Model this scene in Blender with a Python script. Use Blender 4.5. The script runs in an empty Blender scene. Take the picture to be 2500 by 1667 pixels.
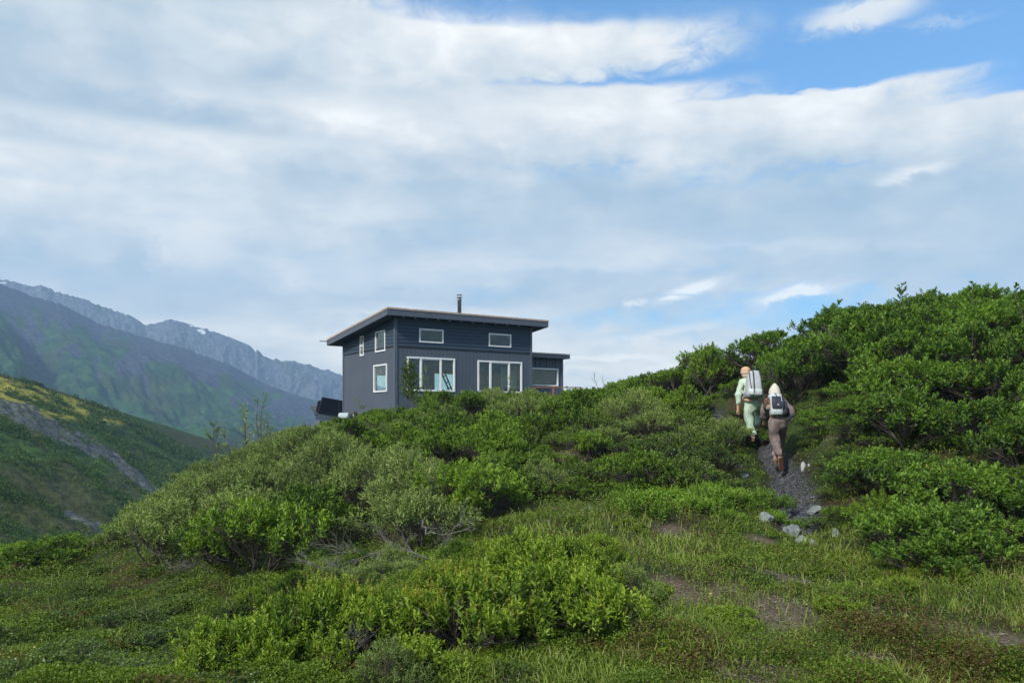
import bpy, bmesh, math, random
import numpy as np
from mathutils import Vector, Matrix, noise as mnoise

SC = bpy.context.scene
COL = SC.collection
FPX, HZ, CX = 1944.0, 1020.0, 1250.0      # focal length, horizon row and centre column of the 2500 px photograph

# ------------------------------------------------------------------ camera, sky, sun, exposure
cam = bpy.data.objects.new('camera', bpy.data.cameras.new('camera'))
COL.objects.link(cam)
cam.location = (0, 0, 0)
cam.rotation_euler = (math.radians(90), 0, 0)
cam.data.sensor_width = 36.0
cam.data.lens = 28.0
cam.data.shift_y = (HZ - 833.5) / 2500.0
cam.data.clip_start = 0.1
cam.data.clip_end = 12000
SC.camera = cam

SUN_EL, SUN_AZ = math.radians(38), math.radians(215)   # azimuth clockwise from +Y: behind the camera to the left
sun_dir = Vector((math.sin(SUN_AZ) * math.cos(SUN_EL), math.cos(SUN_AZ) * math.cos(SUN_EL), math.sin(SUN_EL)))
sl = bpy.data.lights.new('sun', 'SUN')
sl.energy = 3.9
sl.angle = math.radians(5)
sl.color = (1.0, 0.94, 0.83)
so = bpy.data.objects.new('sun', sl)
COL.objects.link(so)
so.rotation_euler = sun_dir.to_track_quat('Z', 'Y').to_euler()

SC.view_settings.view_transform = 'Standard'
SC.view_settings.look = 'None'
SC.view_settings.exposure = 0.62
SC.view_settings.gamma = 1.0
SC.render.engine = 'CYCLES'
SC.cycles.max_bounces = 6
SC.cycles.diffuse_bounces = 3
SC.cycles.glossy_bounces = 2
SC.cycles.transmission_bounces = 4
SC.cycles.transparent_max_bounces = 8
SC.cycles.volume_bounces = 0
SC.cycles.use_denoising = True
SC.cycles.caustics_reflective = False
SC.cycles.caustics_refractive = False

STR = 0.12
W = bpy.data.worlds.new('World')
SC.world = W
W.use_nodes = True
W.cycles.sampling_method = 'MANUAL'
W.cycles.sample_map_resolution = 512

class NT:
    """short writer for node trees"""
    def __init__(s, tree):
        s.t = tree; s.n = tree.nodes; s.l = tree.links
    def new(s, typ, **kw):
        nd = s.n.new(typ)
        for k, v in kw.items():
            if k == 'inp':
                for a, b in v.items():
                    if isinstance(b, bpy.types.NodeSocket): s.l.new(b, nd.inputs[a])
                    else: nd.inputs[a].default_value = b
            else: setattr(nd, k, v)
        return nd
    def math(s, op, a, b=None, c=None, clamp=False):
        nd = s.n.new('ShaderNodeMath'); nd.operation = op; nd.use_clamp = clamp
        for i, x in enumerate((a, b, c)):
            if x is None: continue
            if isinstance(x, bpy.types.NodeSocket): s.l.new(x, nd.inputs[i])
            else: nd.inputs[i].default_value = x
        return nd.outputs[0]
    def mix(s, f, a, b, blend='MIX'):
        nd = s.n.new('ShaderNodeMix'); nd.data_type = 'RGBA'; nd.blend_type = blend
        for i, x in ((0, f), (6, a), (7, b)):
            if isinstance(x, bpy.types.NodeSocket): s.l.new(x, nd.inputs[i])
            elif i == 0: nd.inputs[0].default_value = x
            else: nd.inputs[i].default_value = (*x[:3], 1)
        return nd.outputs[2]
    def mixf(s, f, a, b):
        nd = s.n.new('ShaderNodeMix'); nd.data_type = 'FLOAT'
        for i, x in ((0, f), (2, a), (3, b)):
            if isinstance(x, bpy.types.NodeSocket): s.l.new(x, nd.inputs[i])
            else: nd.inputs[i].default_value = x
        return nd.outputs[0]
    def noise(s, vec, scale, detail=4, rough=.55, dist=0.0, lac=2.0):
        nd = s.new('ShaderNodeTexNoise')
        if vec is not None: s.l.new(vec, nd.inputs['Vector'])
        nd.inputs['Scale'].default_value = scale; nd.inputs['Detail'].default_value = detail
        nd.inputs['Roughness'].default_value = rough; nd.inputs['Distortion'].default_value = dist
        nd.inputs['Lacunarity'].default_value = lac
        return nd.outputs[0]
    def ramp(s, f, stops, interp='LINEAR'):
        nd = s.n.new('ShaderNodeValToRGB'); cr = nd.color_ramp; cr.interpolation = interp
        while len(cr.elements) < len(stops): cr.elements.new(.5)
        for e, (p, c) in zip(cr.elements, stops):
            e.position = p; e.color = (*c, 1) if len(c) == 3 else c
        if isinstance(f, bpy.types.NodeSocket): s.l.new(f, nd.inputs[0])
        return nd
    def mapr(s, v, a, b, c=0., d=1., smooth=False):
        nd = s.n.new('ShaderNodeMapRange'); nd.clamp = True
        if smooth: nd.interpolation_type = 'SMOOTHSTEP'
        s.l.new(v, nd.inputs[0])
        for i, x in zip((1, 2, 3, 4), (a, b, c, d)): nd.inputs[i].default_value = x
        return nd.outputs[0]
    def scaled(s, vec, sc):
        nd = s.n.new('ShaderNodeMapping'); s.l.new(vec, nd.inputs[0]); nd.inputs['Scale'].default_value = sc
        return nd.outputs[0]

def azel(px, py):
    x = (px - CX) / FPX; z = (HZ - py) / FPX
    return math.atan(x), math.atan2(z, math.hypot(1, x))

def build_sky():
    n = NT(W.node_tree); n.n.clear()
    out = n.new('ShaderNodeOutputWorld'); bg = n.new('ShaderNodeBackground')
    bg.inputs[1].default_value = STR
    n.l.new(bg.outputs[0], out.inputs[0])
    sky = n.new('ShaderNodeTexSky'); sky.sky_type = 'NISHITA'; sky.sun_disc = False
    sky.sun_elevation = SUN_EL; sky.sun_rotation = SUN_AZ
    sky.altitude = 600; sky.air_density = 1.0; sky.dust_density = .3; sky.ozone_density = 1.5
    tc = n.new('ShaderNodeTexCoord')
    d = n.new('ShaderNodeVectorMath', operation='NORMALIZE', inp={0: tc.outputs['Generated']}).outputs[0]
    sp = n.new('ShaderNodeSeparateXYZ', inp={0: d})
    az = n.math('ARCTAN2', sp.outputs[0], sp.outputs[1])
    el = n.math('ARCSINE', sp.outputs[2])
    v2 = n.new('ShaderNodeCombineXYZ', inp={0: az, 1: n.math('MULTIPLY', el, 1.9), 2: 0.0}).outputs[0]
    n1 = n.noise(v2, 5.0, 5, .55)
    n2 = n.noise(n.new('ShaderNodeVectorMath', operation='ADD', inp={0: v2, 1: (7.3, 2.1, 4.)}).outputs[0], 8.5, 6, .5)
    n3 = n.noise(n.new('ShaderNodeVectorMath', operation='ADD', inp={0: v2, 1: (1.3, 9.1, 2.)}).outputs[0], 22, 8, .62, .6)
    u = n.math('ADD', az, n.math('MULTIPLY', n.math('SUBTRACT', n1, .5), .14))
    v = n.math('ADD', el, n.math('MULTIPLY', n.math('SUBTRACT', n2, .5), .030))
    v = n.math('ADD', v, n.math('MULTIPLY', n.math('SUBTRACT', n3, .5), .018))
    VM = .62
    vn = n.math('DIVIDE', v, VM)
    cols = {
     -60: [(0,1,.42),(150,1,.30),(215,1,.42),(262,1,.78),(312,.8,.5),(340,.97,.9),(400,1,.8),(480,1,.7),(560,1,.6),(630,1,.42),(690,1,.62),(900,1,.75)],
     500: [(0,1,.6),(100,1,.46),(180,1,.52),(240,1,.85),(288,.85,.5),(305,.6,.4),(332,1,.92),(420,1,.8),(500,1,.72),(560,1,.85),(630,1,.75),(700,.95,.55),(765,.85,.55),(795,.95,.9),(860,.85,.75)],
     1000:[(0,.25,.85),(40,.5,.9),(70,1,1),(150,1,.85),(225,.95,.62),(280,1,.92),(345,.97,.85),(410,.85,.5),(450,.85,.4),(530,.95,.65),(600,.95,.52),(670,.98,.72),(735,.95,.5),(765,1,.88),(860,.9,.75)],
     1480:[(0,.0,.85),(45,.25,.9),(80,.85,.95),(140,.9,.92),(185,.5,.85),(205,.12,.85),(228,1,1),(300,1,.9),(370,.9,.7),(412,.45,.4),(480,.85,.3),(560,.85,.36),(620,.95,.75),(680,.9,.58),(730,.75,.5),(775,.45,.7),(830,.65,.8),(885,.9,.9),(945,.8,.9)],
     1990:[(0,.0,.85),(130,.0,.85),(213,.0,.9),(230,1,1),(300,1,.9),(370,.95,.68),(420,.45,.35),(500,.85,.22),(560,.88,.36),(612,.9,.62),(660,.85,.45),(705,.3,.55),(760,.22,.7),(810,.5,.8),(900,.7,.85)],
     2560:[(0,.0,.85),(205,.0,.9),(228,1,1),(300,1,.88),(380,1,.58),(460,.95,.25),(540,.95,.28),(600,.88,.42),(660,.85,.55),(715,.6,.55),(800,.5,.75)]}
    prev = None
    for px in sorted(cols):
        stops = []
        last = 0
        for py, a, b in reversed(cols[px]):
            e = azel(px, py)[1] / VM
            stops.append((max(e, 0), (b, b, b, a)))
        stops.append((.97, (.7, .7, .7, .35)))
        r = n.ramp(vn, stops)
        if prev is None:
            C, A = r.outputs[0], r.outputs[1]
        else:
            f = n.mapr(u, azel(prev, 500)[0], azel(px, 500)[0])
            C = n.mix(f, C, r.outputs[0]); A = n.mixf(f, A, r.outputs[1])
        prev = px
    # broken edges and soft billows
    A = n.math('ADD', A, n.math('MULTIPLY', n.math('SUBTRACT', n3, .5), n.math('MULTIPLY', n.math('MULTIPLY', A, n.math('SUBTRACT', 1.15, A)), 3.0)))
    A = n.mapr(A, .05, .72, 0, 1, True)
    B = n.math('ADD', C, n.math('MULTIPLY', n.math('SUBTRACT', n2, .5), 1.25))
    B = n.math('ADD', B, n.math('MULTIPLY', n.math('SUBTRACT', n3, .5), .45))
    n4 = n.noise(n.scaled(v2, (1, 3.2, 1)), 6.0, 7, .6, .3)
    low = n.mapr(el, .05, .3, .9, .05)
    B = n.math('ADD', B, n.math('MULTIPLY', n.math('MULTIPLY', n.math('SUBTRACT', n4, .5), low), 1.1))
    A = n.math('SUBTRACT', A, n.math('MULTIPLY', low, n.mapr(n4, .42, .30, 0, .45)))
    A = n.math('MAXIMUM', A, 0.0)
    # single small clouds: (px, py, half width, half height, tilt, opacity, brightness)
    uf = n.math('ADD', az, n.math('MULTIPLY', n.math('SUBTRACT', n3, .5), .09))
    vf = n.math('ADD', el, n.math('MULTIPLY', n.math('SUBTRACT', n3, .5), .04))
    for px, py, hw, hh, tilt, op, br in [(2100,36,150,30,0,.9,.92),(2290,58,140,12,.05,.5,.9),(1790,52,70,16,-.15,.35,.9),
                                         (2240,418,100,17,-.10,.85,1.05),(2385,422,40,8,0,.4,.9),(1690,708,90,17,-.26,1.0,1.3),(1545,742,40,8,0,.8,1.3),
                                         (1960,712,110,17,-.12,1.05,1.3),(1700,110,90,20,.12,.55,.95),(1290,70,60,14,0,.3,.9),(470,590,110,60,.1,.75,1.0),(325,640,62,55,0,.8,.28),(250,590,120,40,0,.5,.5),
          (1620,812,260,12,-.16,.75,1.1),(1500,872,170,9,-.04,.85,1.15),(1370,905,120,8,.0,.7,1.1),(1560,935,110,7,0,.7,1.1),(1330,645,330,16,.02,.6,.95),(1850,600,420,16,.03,.55,.95),(1220,690,60,9,.02,.6,1.0),(1000,765,260,9,0,.7,1.0)]:
        a0, e0 = azel(px, py); k = math.cos(a0) ** 2
        du = n.math('MULTIPLY', n.math('SUBTRACT', uf, a0), FPX / hw / k)
        dv = n.math('SUBTRACT', vf, e0)
        dv = n.math('ADD', dv, n.math('MULTIPLY', n.math('SUBTRACT', uf, a0), tilt))
        dv = n.math('MULTIPLY', dv, FPX / hh)
        g = n.math('EXPONENT', n.math('MULTIPLY', n.math('ADD', n.math('MULTIPLY', du, du), n.math('MULTIPLY', dv, dv)), -1.0))
        g = n.math('MULTIPLY', g, op, clamp=True)
        g = n.mapr(g, .06, .85, 0, min(op, 1), True)
        A = n.math('MAXIMUM', A, g)
        B = n.mixf(g, B, br)
    B = n.math('MINIMUM', n.math('MAXIMUM', B, 0.0), 1.5)
    cc = n.ramp(B, [(0, (.30, .42, .55)), (.4, (.46, .545, .61)), (.72, (.66, .70, .72)), (1, (.86, .855, .83))]).outputs[0]
    cc = n.mix(1.0, cc, n.mix(n.mapr(el, .0, .34), (1.74, 1.62, 1.36), (.98, .955, .90)), 'MULTIPLY')
    cc = n.new('ShaderNodeVectorMath', operation='SCALE', inp={0: cc, 'Scale': n.math('MULTIPLY', n.math('MAXIMUM', B, 1.0), CLOUD / STR)}).outputs[0]
    blue = n.mix(1.0, sky.outputs[0], BLUE, 'MULTIPLY')
    mixed = n.mix(A, blue, cc)
    n.l.new(mixed, bg.inputs[0])
CLOUD = 1.0
BLUE = (.58, 1.05, 1.30)
build_sky()

# ------------------------------------------------------------------ small helpers
def PW(px, py, Y):
    """point of the place seen at a column and row of the photograph, Y metres ahead"""
    return ((px - CX) / FPX * Y, Y, (HZ - py) / FPX * Y)

def setp(o, label=None, cat=None, group=None, kind=None):
    if label: o['label'] = label
    if cat: o['category'] = cat
    if group: o['group'] = group
    if kind: o['kind'] = kind
    return o

def empty(name, loc, label, cat, group=None, rz=0):
    o = bpy.data.objects.new(name, None); COL.objects.link(o)
    o.location = loc; o.rotation_euler = (0, 0, rz); o.empty_display_size = .2
    return setp(o, label, cat, group)

def mesh_np(name, V, F, mat, attrs=None, smooth=False):
    """F: array (n,4) or (n,3)"""
    V = np.asarray(V, np.float32); F = np.asarray(F, np.int32)
    me = bpy.data.meshes.new(name)
    k = F.shape[1]
    me.vertices.add(len(V)); me.vertices.foreach_set('co', V.ravel())
    me.loops.add(F.size); me.loops.foreach_set('vertex_index', F.ravel())
    me.polygons.add(len(F)); me.polygons.foreach_set('loop_start', np.arange(0, F.size, k, dtype=np.int32))
    try: me.polygons.foreach_set('loop_total', np.full(len(F), k, np.int32))
    except Exception: pass
    if smooth: me.polygons.foreach_set('use_smooth', np.ones(len(F), bool))
    for an, av in (attrs or {}).items():
        av = np.asarray(av, np.float32)
        if av.ndim == 1:
            a = me.attributes.new(an, 'FLOAT', 'POINT'); a.data.foreach_set('value', av)
        else:
            a = me.attributes.new(an, 'FLOAT_COLOR', 'POINT'); a.data.foreach_set('color', av.ravel())
    me.update(calc_edges=True)
    if mat: me.materials.append(mat)
    return me

def link(name, me, parent=None, loc=None):
    o = bpy.data.objects.new(name, me); COL.objects.link(o)
    if parent is not None: o.parent = parent
    if loc is not None: o.location = loc
    return o

class MB:
    """collects simple solids into one mesh"""
    def __init__(s): s.v = []; s.f = []
    def poly(s, vs, fs):
        b = len(s.v); s.v += [tuple(v) for v in vs]; s.f += [tuple(b + i for i in f) for f in fs]; return s
    def box(s, x0, x1, y0, y1, z0, z1):
        vs = [(x, y, z) for z in (z0, z1) for y in (y0, y1) for x in (x0, x1)]
        return s.poly(vs, [(0,2,3,1),(4,5,7,6),(0,1,5,4),(2,6,7,3),(0,4,6,2),(1,3,7,5)])
    def tube(s, pts, rad, sides=6, caps=True):
        pts = [Vector(p) for p in pts]
        if not hasattr(rad, '__len__'): rad = [rad] * len(pts)
        b = len(s.v)
        for i, p in enumerate(pts):
            t = (pts[min(i+1, len(pts)-1)] - pts[max(i-1, 0)]).normalized()
            a = t.cross(Vector((0, 0, 1)) if abs(t.z) < .9 else Vector((1, 0, 0))).normalized(); c = t.cross(a)
            for k in range(sides):
                q = 2 * math.pi * k / sides
                s.v.append(tuple(p + (a * math.cos(q) + c * math.sin(q)) * rad[i]))
        for i in range(len(pts) - 1):
            for k in range(sides):
                k2 = (k + 1) % sides
                s.f.append((b + i*sides + k, b + i*sides + k2, b + (i+1)*sides + k2, b + (i+1)*sides + k))
        if caps:
            s.f.append(tuple(b + k for k in range(sides))); s.f.append(tuple(b + (len(pts)-1)*sides + k for k in reversed(range(sides))))
        return s
    def lathe(s, prof, c=(0, 0, 0), n=20, axis='z'):
        b = len(s.v)
        for r, z in prof:
            for k in range(n):
                q = 2 * math.pi * k / n
                x, y = r * math.cos(q), r * math.sin(q)
                p = (x, y, z) if axis == 'z' else ((z, x, y) if axis == 'x' else (x, z, y))
                s.v.append((c[0] + p[0], c[1] + p[1], c[2] + p[2]))
        for i in range(len(prof) - 1):
            for k in range(n):
                k2 = (k + 1) % n
                s.f.append((b + i*n + k, b + i*n + k2, b + (i+1)*n + k2, b + (i+1)*n + k))
        return s
    def build(s, name, mat, parent=None, loc=None, bevel=0, smooth=False, org=None):
        me = bpy.data.meshes.new(name)
        vs = s.v if org is None else [(a - org[0], b - org[1], c - org[2]) for a, b, c in s.v]
        me.from_pydata(vs, [], s.f); me.update()
        bm = bmesh.new(); bm.from_mesh(me); bmesh.ops.recalc_face_normals(bm, faces=bm.faces); bm.to_mesh(me); bm.free()
        if smooth:
            me.polygons.foreach_set('use_smooth', [True] * len(me.polygons))
        me.materials.append(mat)
        o = link(name, me, parent, loc)
        if bevel:
            m = o.modifiers.new('b', 'BEVEL'); m.width = bevel; m.segments = 2; m.limit_method = 'ANGLE'
        return o

# numpy value noise
def _h(ix, iy, s):
    n = (ix.astype(np.int64) * 374761393 + iy.astype(np.int64) * 668265263 + s * 974634777) & 0x7fffffff
    n = ((n ^ (n >> 13)) * 1274126177) & 0x7fffffff
    return ((n ^ (n >> 16)) & 0xffff) / 65535.0
def vnoise(x, y, s=0):
    x = np.asarray(x, float); y = np.asarray(y, float)
    ix = np.floor(x); iy = np.floor(y); fx = x - ix; fy = y - iy
    fx = fx*fx*fx*(fx*(fx*6-15)+10); fy = fy*fy*fy*(fy*(fy*6-15)+10)
    a = _h(ix, iy, s); b = _h(ix+1, iy, s); c = _h(ix, iy+1, s); d = _h(ix+1, iy+1, s)
    return (a*(1-fx)+b*fx)*(1-fy) + (c*(1-fx)+d*fx)*fy
def fbm(x, y, o=4, s=0, g=.5):
    t = 0; a = 1; n = 0
    for i in range(o):
        t = t + a * vnoise(x * 2**i + 17.3*i, y * 2**i - 9.1*i, s + i); n += a; a *= g
    return t / n
def sstep(x, a, b):
    t = np.clip((x - a) / (b - a), 0, 1); return t*t*(3-2*t)

# ------------------------------------------------------------------ materials
def mat(name, base=(.5,.5,.5), rough=.6, spec=.4, metal=0.0, fn=None):
    m = bpy.data.materials.new(name); m.use_nodes = True
    n = NT(m.node_tree)
    b = m.node_tree.nodes['Principled BSDF']
    b.inputs['Base Color'].default_value = (*base, 1); b.inputs['Roughness'].default_value = rough
    b.inputs['Specular IOR Level'].default_value = spec; b.inputs['Metallic'].default_value = metal
    if fn: fn(n, b)
    return m

def bump(n, b, h, strength=.3, dist=.01):
    bp = n.new('ShaderNodeBump', inp={'Strength': strength, 'Distance': dist, 'Height': h})
    n.l.new(bp.outputs[0], b.inputs['Normal'])

def noisy(c0, c1, scale=20, bs=.2, bd=.01, detail=5):
    def f(n, b):
        tc = n.new('ShaderNodeTexCoord')
        ns = n.noise(tc.outputs['Object'], scale, detail, .6)
        n.l.new(n.ramp(ns, [(.3, c0), (.7, c1)]).outputs[0], b.inputs['Base Color'])
        if bs: bump(n, b, n.noise(tc.outputs['Object'], scale * 2.3, 5, .6), bs, bd)
    return f

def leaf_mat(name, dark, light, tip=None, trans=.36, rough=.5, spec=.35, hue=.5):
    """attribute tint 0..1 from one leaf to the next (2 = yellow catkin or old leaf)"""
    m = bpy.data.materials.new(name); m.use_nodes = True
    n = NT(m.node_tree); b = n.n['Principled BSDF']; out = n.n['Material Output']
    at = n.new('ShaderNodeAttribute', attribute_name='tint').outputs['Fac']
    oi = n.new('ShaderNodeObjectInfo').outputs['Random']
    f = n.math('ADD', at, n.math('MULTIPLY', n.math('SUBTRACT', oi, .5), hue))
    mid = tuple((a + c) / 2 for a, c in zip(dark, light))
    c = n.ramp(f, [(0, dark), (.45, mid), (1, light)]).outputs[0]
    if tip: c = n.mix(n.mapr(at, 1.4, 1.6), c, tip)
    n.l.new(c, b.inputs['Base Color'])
    b.inputs['Roughness'].default_value = rough; b.inputs['Specular IOR Level'].default_value = spec
    tr = n.new('ShaderNodeBsdfTranslucent')
    n.l.new(n.mix(1, c, (1.15, 1.25, .55), 'MULTIPLY'), tr.inputs[0])
    mx = n.new('ShaderNodeMixShader', inp={0: trans}); n.l.new(b.outputs[0], mx.inputs[1]); n.l.new(tr.outputs[0], mx.inputs[2])
    n.l.new(mx.outputs[0], out.inputs[0])
    return m

M = {}
M['willow'] = leaf_mat('willow_leaf', (.034,.078,.008), (.25,.385,.036), (.55,.36,.04))
M['bank'] = leaf_mat('bank_willow_leaf', (.032,.078,.009), (.22,.37,.042), (.5,.33,.05))
M['pale'] = leaf_mat('pale_willow_leaf', (.085,.135,.028), (.35,.45,.12), (.5,.4,.1), trans=.22, rough=.6)
M['yellow'] = leaf_mat('yellow_green_willow_leaf', (.055,.12,.008), (.32,.44,.04), (.36,.36,.05), trans=.35)
M['birch'] = leaf_mat('dwarf_birch_leaf', (.034,.074,.012), (.20,.30,.042), (.45,.3,.05), rough=.42, spec=.5)
M['herb'] = leaf_mat('herb_leaf', (.07,.155,.010), (.29,.47,.045), (.5,.45,.05), trans=.35)
M['cover'] = leaf_mat('ground_cover_leaf', (.040,.082,.009), (.27,.39,.034), (.13,.085,.03), rough=.55)
M['grass'] = leaf_mat('grass_blade', (.08,.145,.018), (.32,.40,.07), (.42,.36,.18), trans=.3)
M['bark'] = mat('bark', fn=noisy((.055,.045,.04), (.15,.13,.115), 30, .4, .004), rough=.85, spec=.2)
M['deadwood'] = mat('dead_wood', fn=noisy((.07,.065,.06), (.20,.19,.18), 30, .4, .004), rough=.85, spec=.2)

# ------------------------------------------------------------------ terrain of the knoll
PTS = [PW(*p) for p in [
    (1250,1667,4.9),(0,1667,5.0),(2500,1667,4.9),(2300,1590,5.6),(1800,1560,5.8),(2000,1400,8.1),(1650,1290,10.4),(1600,1500,6.4),
    (1350,1330,9.6),(1150,1400,8.0),(1000,1500,6.6),(750,1425,9.3),(700,1600,6.5),(450,1640,6.7),(550,1540,8.2),(200,1560,7.6),(150,1440,10.8),(0,1410,12.6),(350,1470,10.2),
    (300,1385,12),(450,1350,12),(550,1390,10.5),(100,1400,13),(950,1430,8.9),
    # slope of the thicket
    (900,1340,11.5),(1050,1310,12),(1250,1265,11.8),(1000,1200,15),(1200,1140,16),(1350,1120,16),(1000,1110,20),(1200,1060,20),(1400,1070,19),
    (900,1080,24),(1100,1030,25),(1300,1005,25),(1500,978,25),(1600,970,24),(450,1260,15.5),(600,1220,15.5),(700,1250,14),(620,1140,19),(760,1090,22),(800,1140,18),
    # trail and its two sides
    (1940,1250,12),(1915,1152,15),(1930,1195,13.4),(1880,1110,16.2),(1858,1083,17.4),(1800,1040,19),(1690,1002,21),(1560,975,23.5),(1400,990,26),
    (1750,1170,14),(1790,1110,15.5),(1600,1130,15),(1500,1235,12.6),(1700,1230,12.3),(1800,1265,11.3),(1600,1240,12.2),(1700,1070,17.2),(1560,1060,18),(1480,1160,14.5),
    # right bank
    (2010,1140,13.2),(2060,1030,14.2),(2110,970,15.2),(2200,1000,13.5),(2150,1210,11.5),(2060,1250,11.4),(2200,1300,10.3),(2480,1330,8.6),(2500,1180,10),(2500,950,13),
    (2400,850,16),(2200,870,17),(2050,900,17.6),(1950,930,18.6),(1850,930,19.8),(1780,930,21),(1700,945,22.5),(1970,1010,16.6),(2300,1100,11.8),
]]
PTS += [(-6,-4,-1.6),(6,-4,-1.6),(0,-14,-1.8),(-25,-10,-4),(25,-10,-2),(-7.5,5,-2.0),(-15,12,-3.9),(-12,20,-5.2),(-20,5,-4.6),(-30,20,-15),(-20,30,-13),(-11,27,-3.4),(-13,38,-4.5),
        (-9.5,34,-1.6),(-8.5,40,-1.0),(-5,36,.0),(-2,33,.15),(1,38,.15),(5,38,.3),(-5,43,-.3),(3,46,0),(-10,46,-2),(-15,52,-8),(0,58,-3),(12,40,.6),(12,28,1.0),
        (20,20,1.9),(14,17,1.9),(13,12,.9),(12,8,-.6),(9,7,-1.3),(20,8,.4),(20,0,-1.4),(30,30,1.5),(30,50,-1),(15,58,-2),(-35,45,-22),(-32,0,-10)]
PTS = np.array(PTS, float)

def tps_fit(P, lam=.02):
    d = np.hypot(P[:, None, 0] - P[None, :, 0], P[:, None, 1] - P[None, :, 1])
    K = np.where(d > 0, d*d*np.log(d + 1e-12), 0) + lam * np.eye(len(P))
    A = np.c_[np.ones(len(P)), P[:, :2]]
    L = np.block([[K, A], [A.T, np.zeros((3, 3))]])
    return np.linalg.solve(L, np.r_[P[:, 2], 0, 0, 0])
TW = tps_fit(PTS)
def tps(x, y):
    out = np.empty_like(x, float); xf, yf, of = x.ravel(), y.ravel(), out.ravel()
    for i in range(0, len(xf), 40000):
        a, b = xf[i:i+40000], yf[i:i+40000]
        r2 = (a[:, None]-PTS[None, :, 0])**2 + (b[:, None]-PTS[None, :, 1])**2
        of[i:i+40000] = (.5*r2*np.log(r2 + 1e-12)) @ TW[:-3] + TW[-3] + TW[-2]*a + TW[-1]*b
    return of.reshape(x.shape)

TRAIL = np.array([PW(*p)[:2] for p in [(1950,1300,10.7),(1945,1250,12),(1930,1195,13.4),(1915,1152,15),(1880,1110,16.2),(1858,1083,17.4),(1800,1040,19),(1690,1002,21),(1560,975,23.5),(1440,990,26),(1330,1000,29)]])
TRAILW = np.array([.22,.31,.28,.24,.17,.15,.17,.16,.16,.16,.16])
def trail_d(x, y):
    """distance to the trail divided by its half width there"""
    best = np.full(np.shape(x), 1e9)
    for i in range(len(TRAIL) - 1):
        a, b = TRAIL[i], TRAIL[i+1]; ab = b - a
        t = np.clip(((x-a[0])*ab[0] + (y-a[1])*ab[1]) / (ab@ab), 0, 1)
        d = np.hypot(x - a[0] - t*ab[0], y - a[1] - t*ab[1]) / (TRAILW[i] + t*(TRAILW[i+1]-TRAILW[i]))
        best = np.minimum(best, d)
    return best

def axis(lo, hi, step, far):
    a = list(np.arange(lo, hi + step*.5, step)); s = step
    while a[-1] < far: s *= 1.35; a.append(a[-1] + s)
    s = step; b = []
    x = a[0]
    while x > -far: s *= 1.35; x -= s; b.append(x)
    return np.array(b[::-1] + a)
GX = axis(-16, 16, .16, 1400); GY = axis(-4, 40, .16, 1900)
XX, YY = np.meshgrid(GX, GY, indexing='ij')
def h_raw(x, y):
    xc, yc = np.clip(x, -34, 32), np.clip(y, -14, 58)
    z = tps(xc, yc)
    z = np.clip(z, -30, 3.0)
    out = np.hypot(x - xc, y - yc)
    far = -45 + 8*(fbm(x/120, y/120, 3, 5) - .5)
    z = z + (far - z) * sstep(out, 0, 70)
    near = np.exp(-out/6)
    z = z + near * ((fbm(x*.9, y*.9, 4, 11) - .5) * .34 + (fbm(x*3.1, y*3.1, 3, 21) - .5) * .07)
    td = trail_d(x, y)
    z = z - .14 * (1 - sstep(td, .85, 1.45)) * near
    return z
ZZ = h_raw(XX, YY)
def H(x, y):
    x = np.asarray(x, float); y = np.asarray(y, float)
    i = np.clip(np.searchsorted(GX, x) - 1, 0, len(GX)-2); j = np.clip(np.searchsorted(GY, y) - 1, 0, len(GY)-2)
    fx = (x - GX[i])/(GX[i+1]-GX[i]); fy = (y - GY[j])/(GY[j+1]-GY[j])
    return (ZZ[i,j]*(1-fx)+ZZ[i+1,j]*fx)*(1-fy) + (ZZ[i,j+1]*(1-fx)+ZZ[i+1,j+1]*fx)*fy
def hit(px, py, y0=4, y1=45, dy=.05):
    """where the line of sight through a point of the photograph meets the ground"""
    ys = np.arange(y0, y1, dy); zs = (HZ-py)/FPX*ys; g = H((px-CX)/FPX*ys, ys)
    k = np.argmax(zs < g)
    return float((px-CX)/FPX*ys[k]), float(ys[k]), float(g[k])

def grid_faces(a, b):
    i, j = np.meshgrid(np.arange(a-1), np.arange(b-1), indexing='ij'); q = (i*b + j).ravel()
    return np.c_[q, q + b, q + b + 1, q + 1]

# dry, trodden patches of the meadow and bare spots of soil (photograph column, row, radius in metres)
BARE = [(1640,1440,.3),(1700,1455,.35),(1760,1450,.3),(1880,1475,.4),(1930,1480,.3),(1900,1530,.3),(2050,1480,.3),(1950,1420,.3),(1640,1300,.25),(1850,1320,.2),(1540,1560,.2),(1880,1655,.35),
        (2000,1600,.25),(2100,1610,.2),(2350,1540,.2),(2440,1570,.2),(1330,1020,.5),(1360,1110,.45),(1350,1160,.5),(1620,1000,.3),(1700,1005,.3),(1330,1240,.4),(1420,1235,.4),(2080,1030,.4)]
BAREP = [hit(a, b) + (r,) for a, b, r in BARE]
def bare(x, y):
    m = np.zeros(np.shape(x))
    for bx, by, bz, r in BAREP:
        m = np.maximum(m, 1 - sstep(np.hypot((x-bx)*.8, y-by)/r + .9*(fbm(x*4, y*4, 3, 31)-.5), .5, 1.15))
    return m
PXX = CX + FPX*XX/np.maximum(YY, .5)
m_trail = 1 - sstep(trail_d(XX, YY) + .5*(fbm(XX*5, YY*5, 3, 8)-.5), .8, 1.25)
m_bare = bare(XX, YY)
side = 1 - sstep(trail_d(XX, YY) + .6*(fbm(XX*3, YY*3, 3, 9)-.5), 1.2, 1.75)
gcol = np.stack([m_trail, m_bare, side * (1-m_trail), np.ones_like(m_bare)], -1).reshape(-1, 4)
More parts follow.
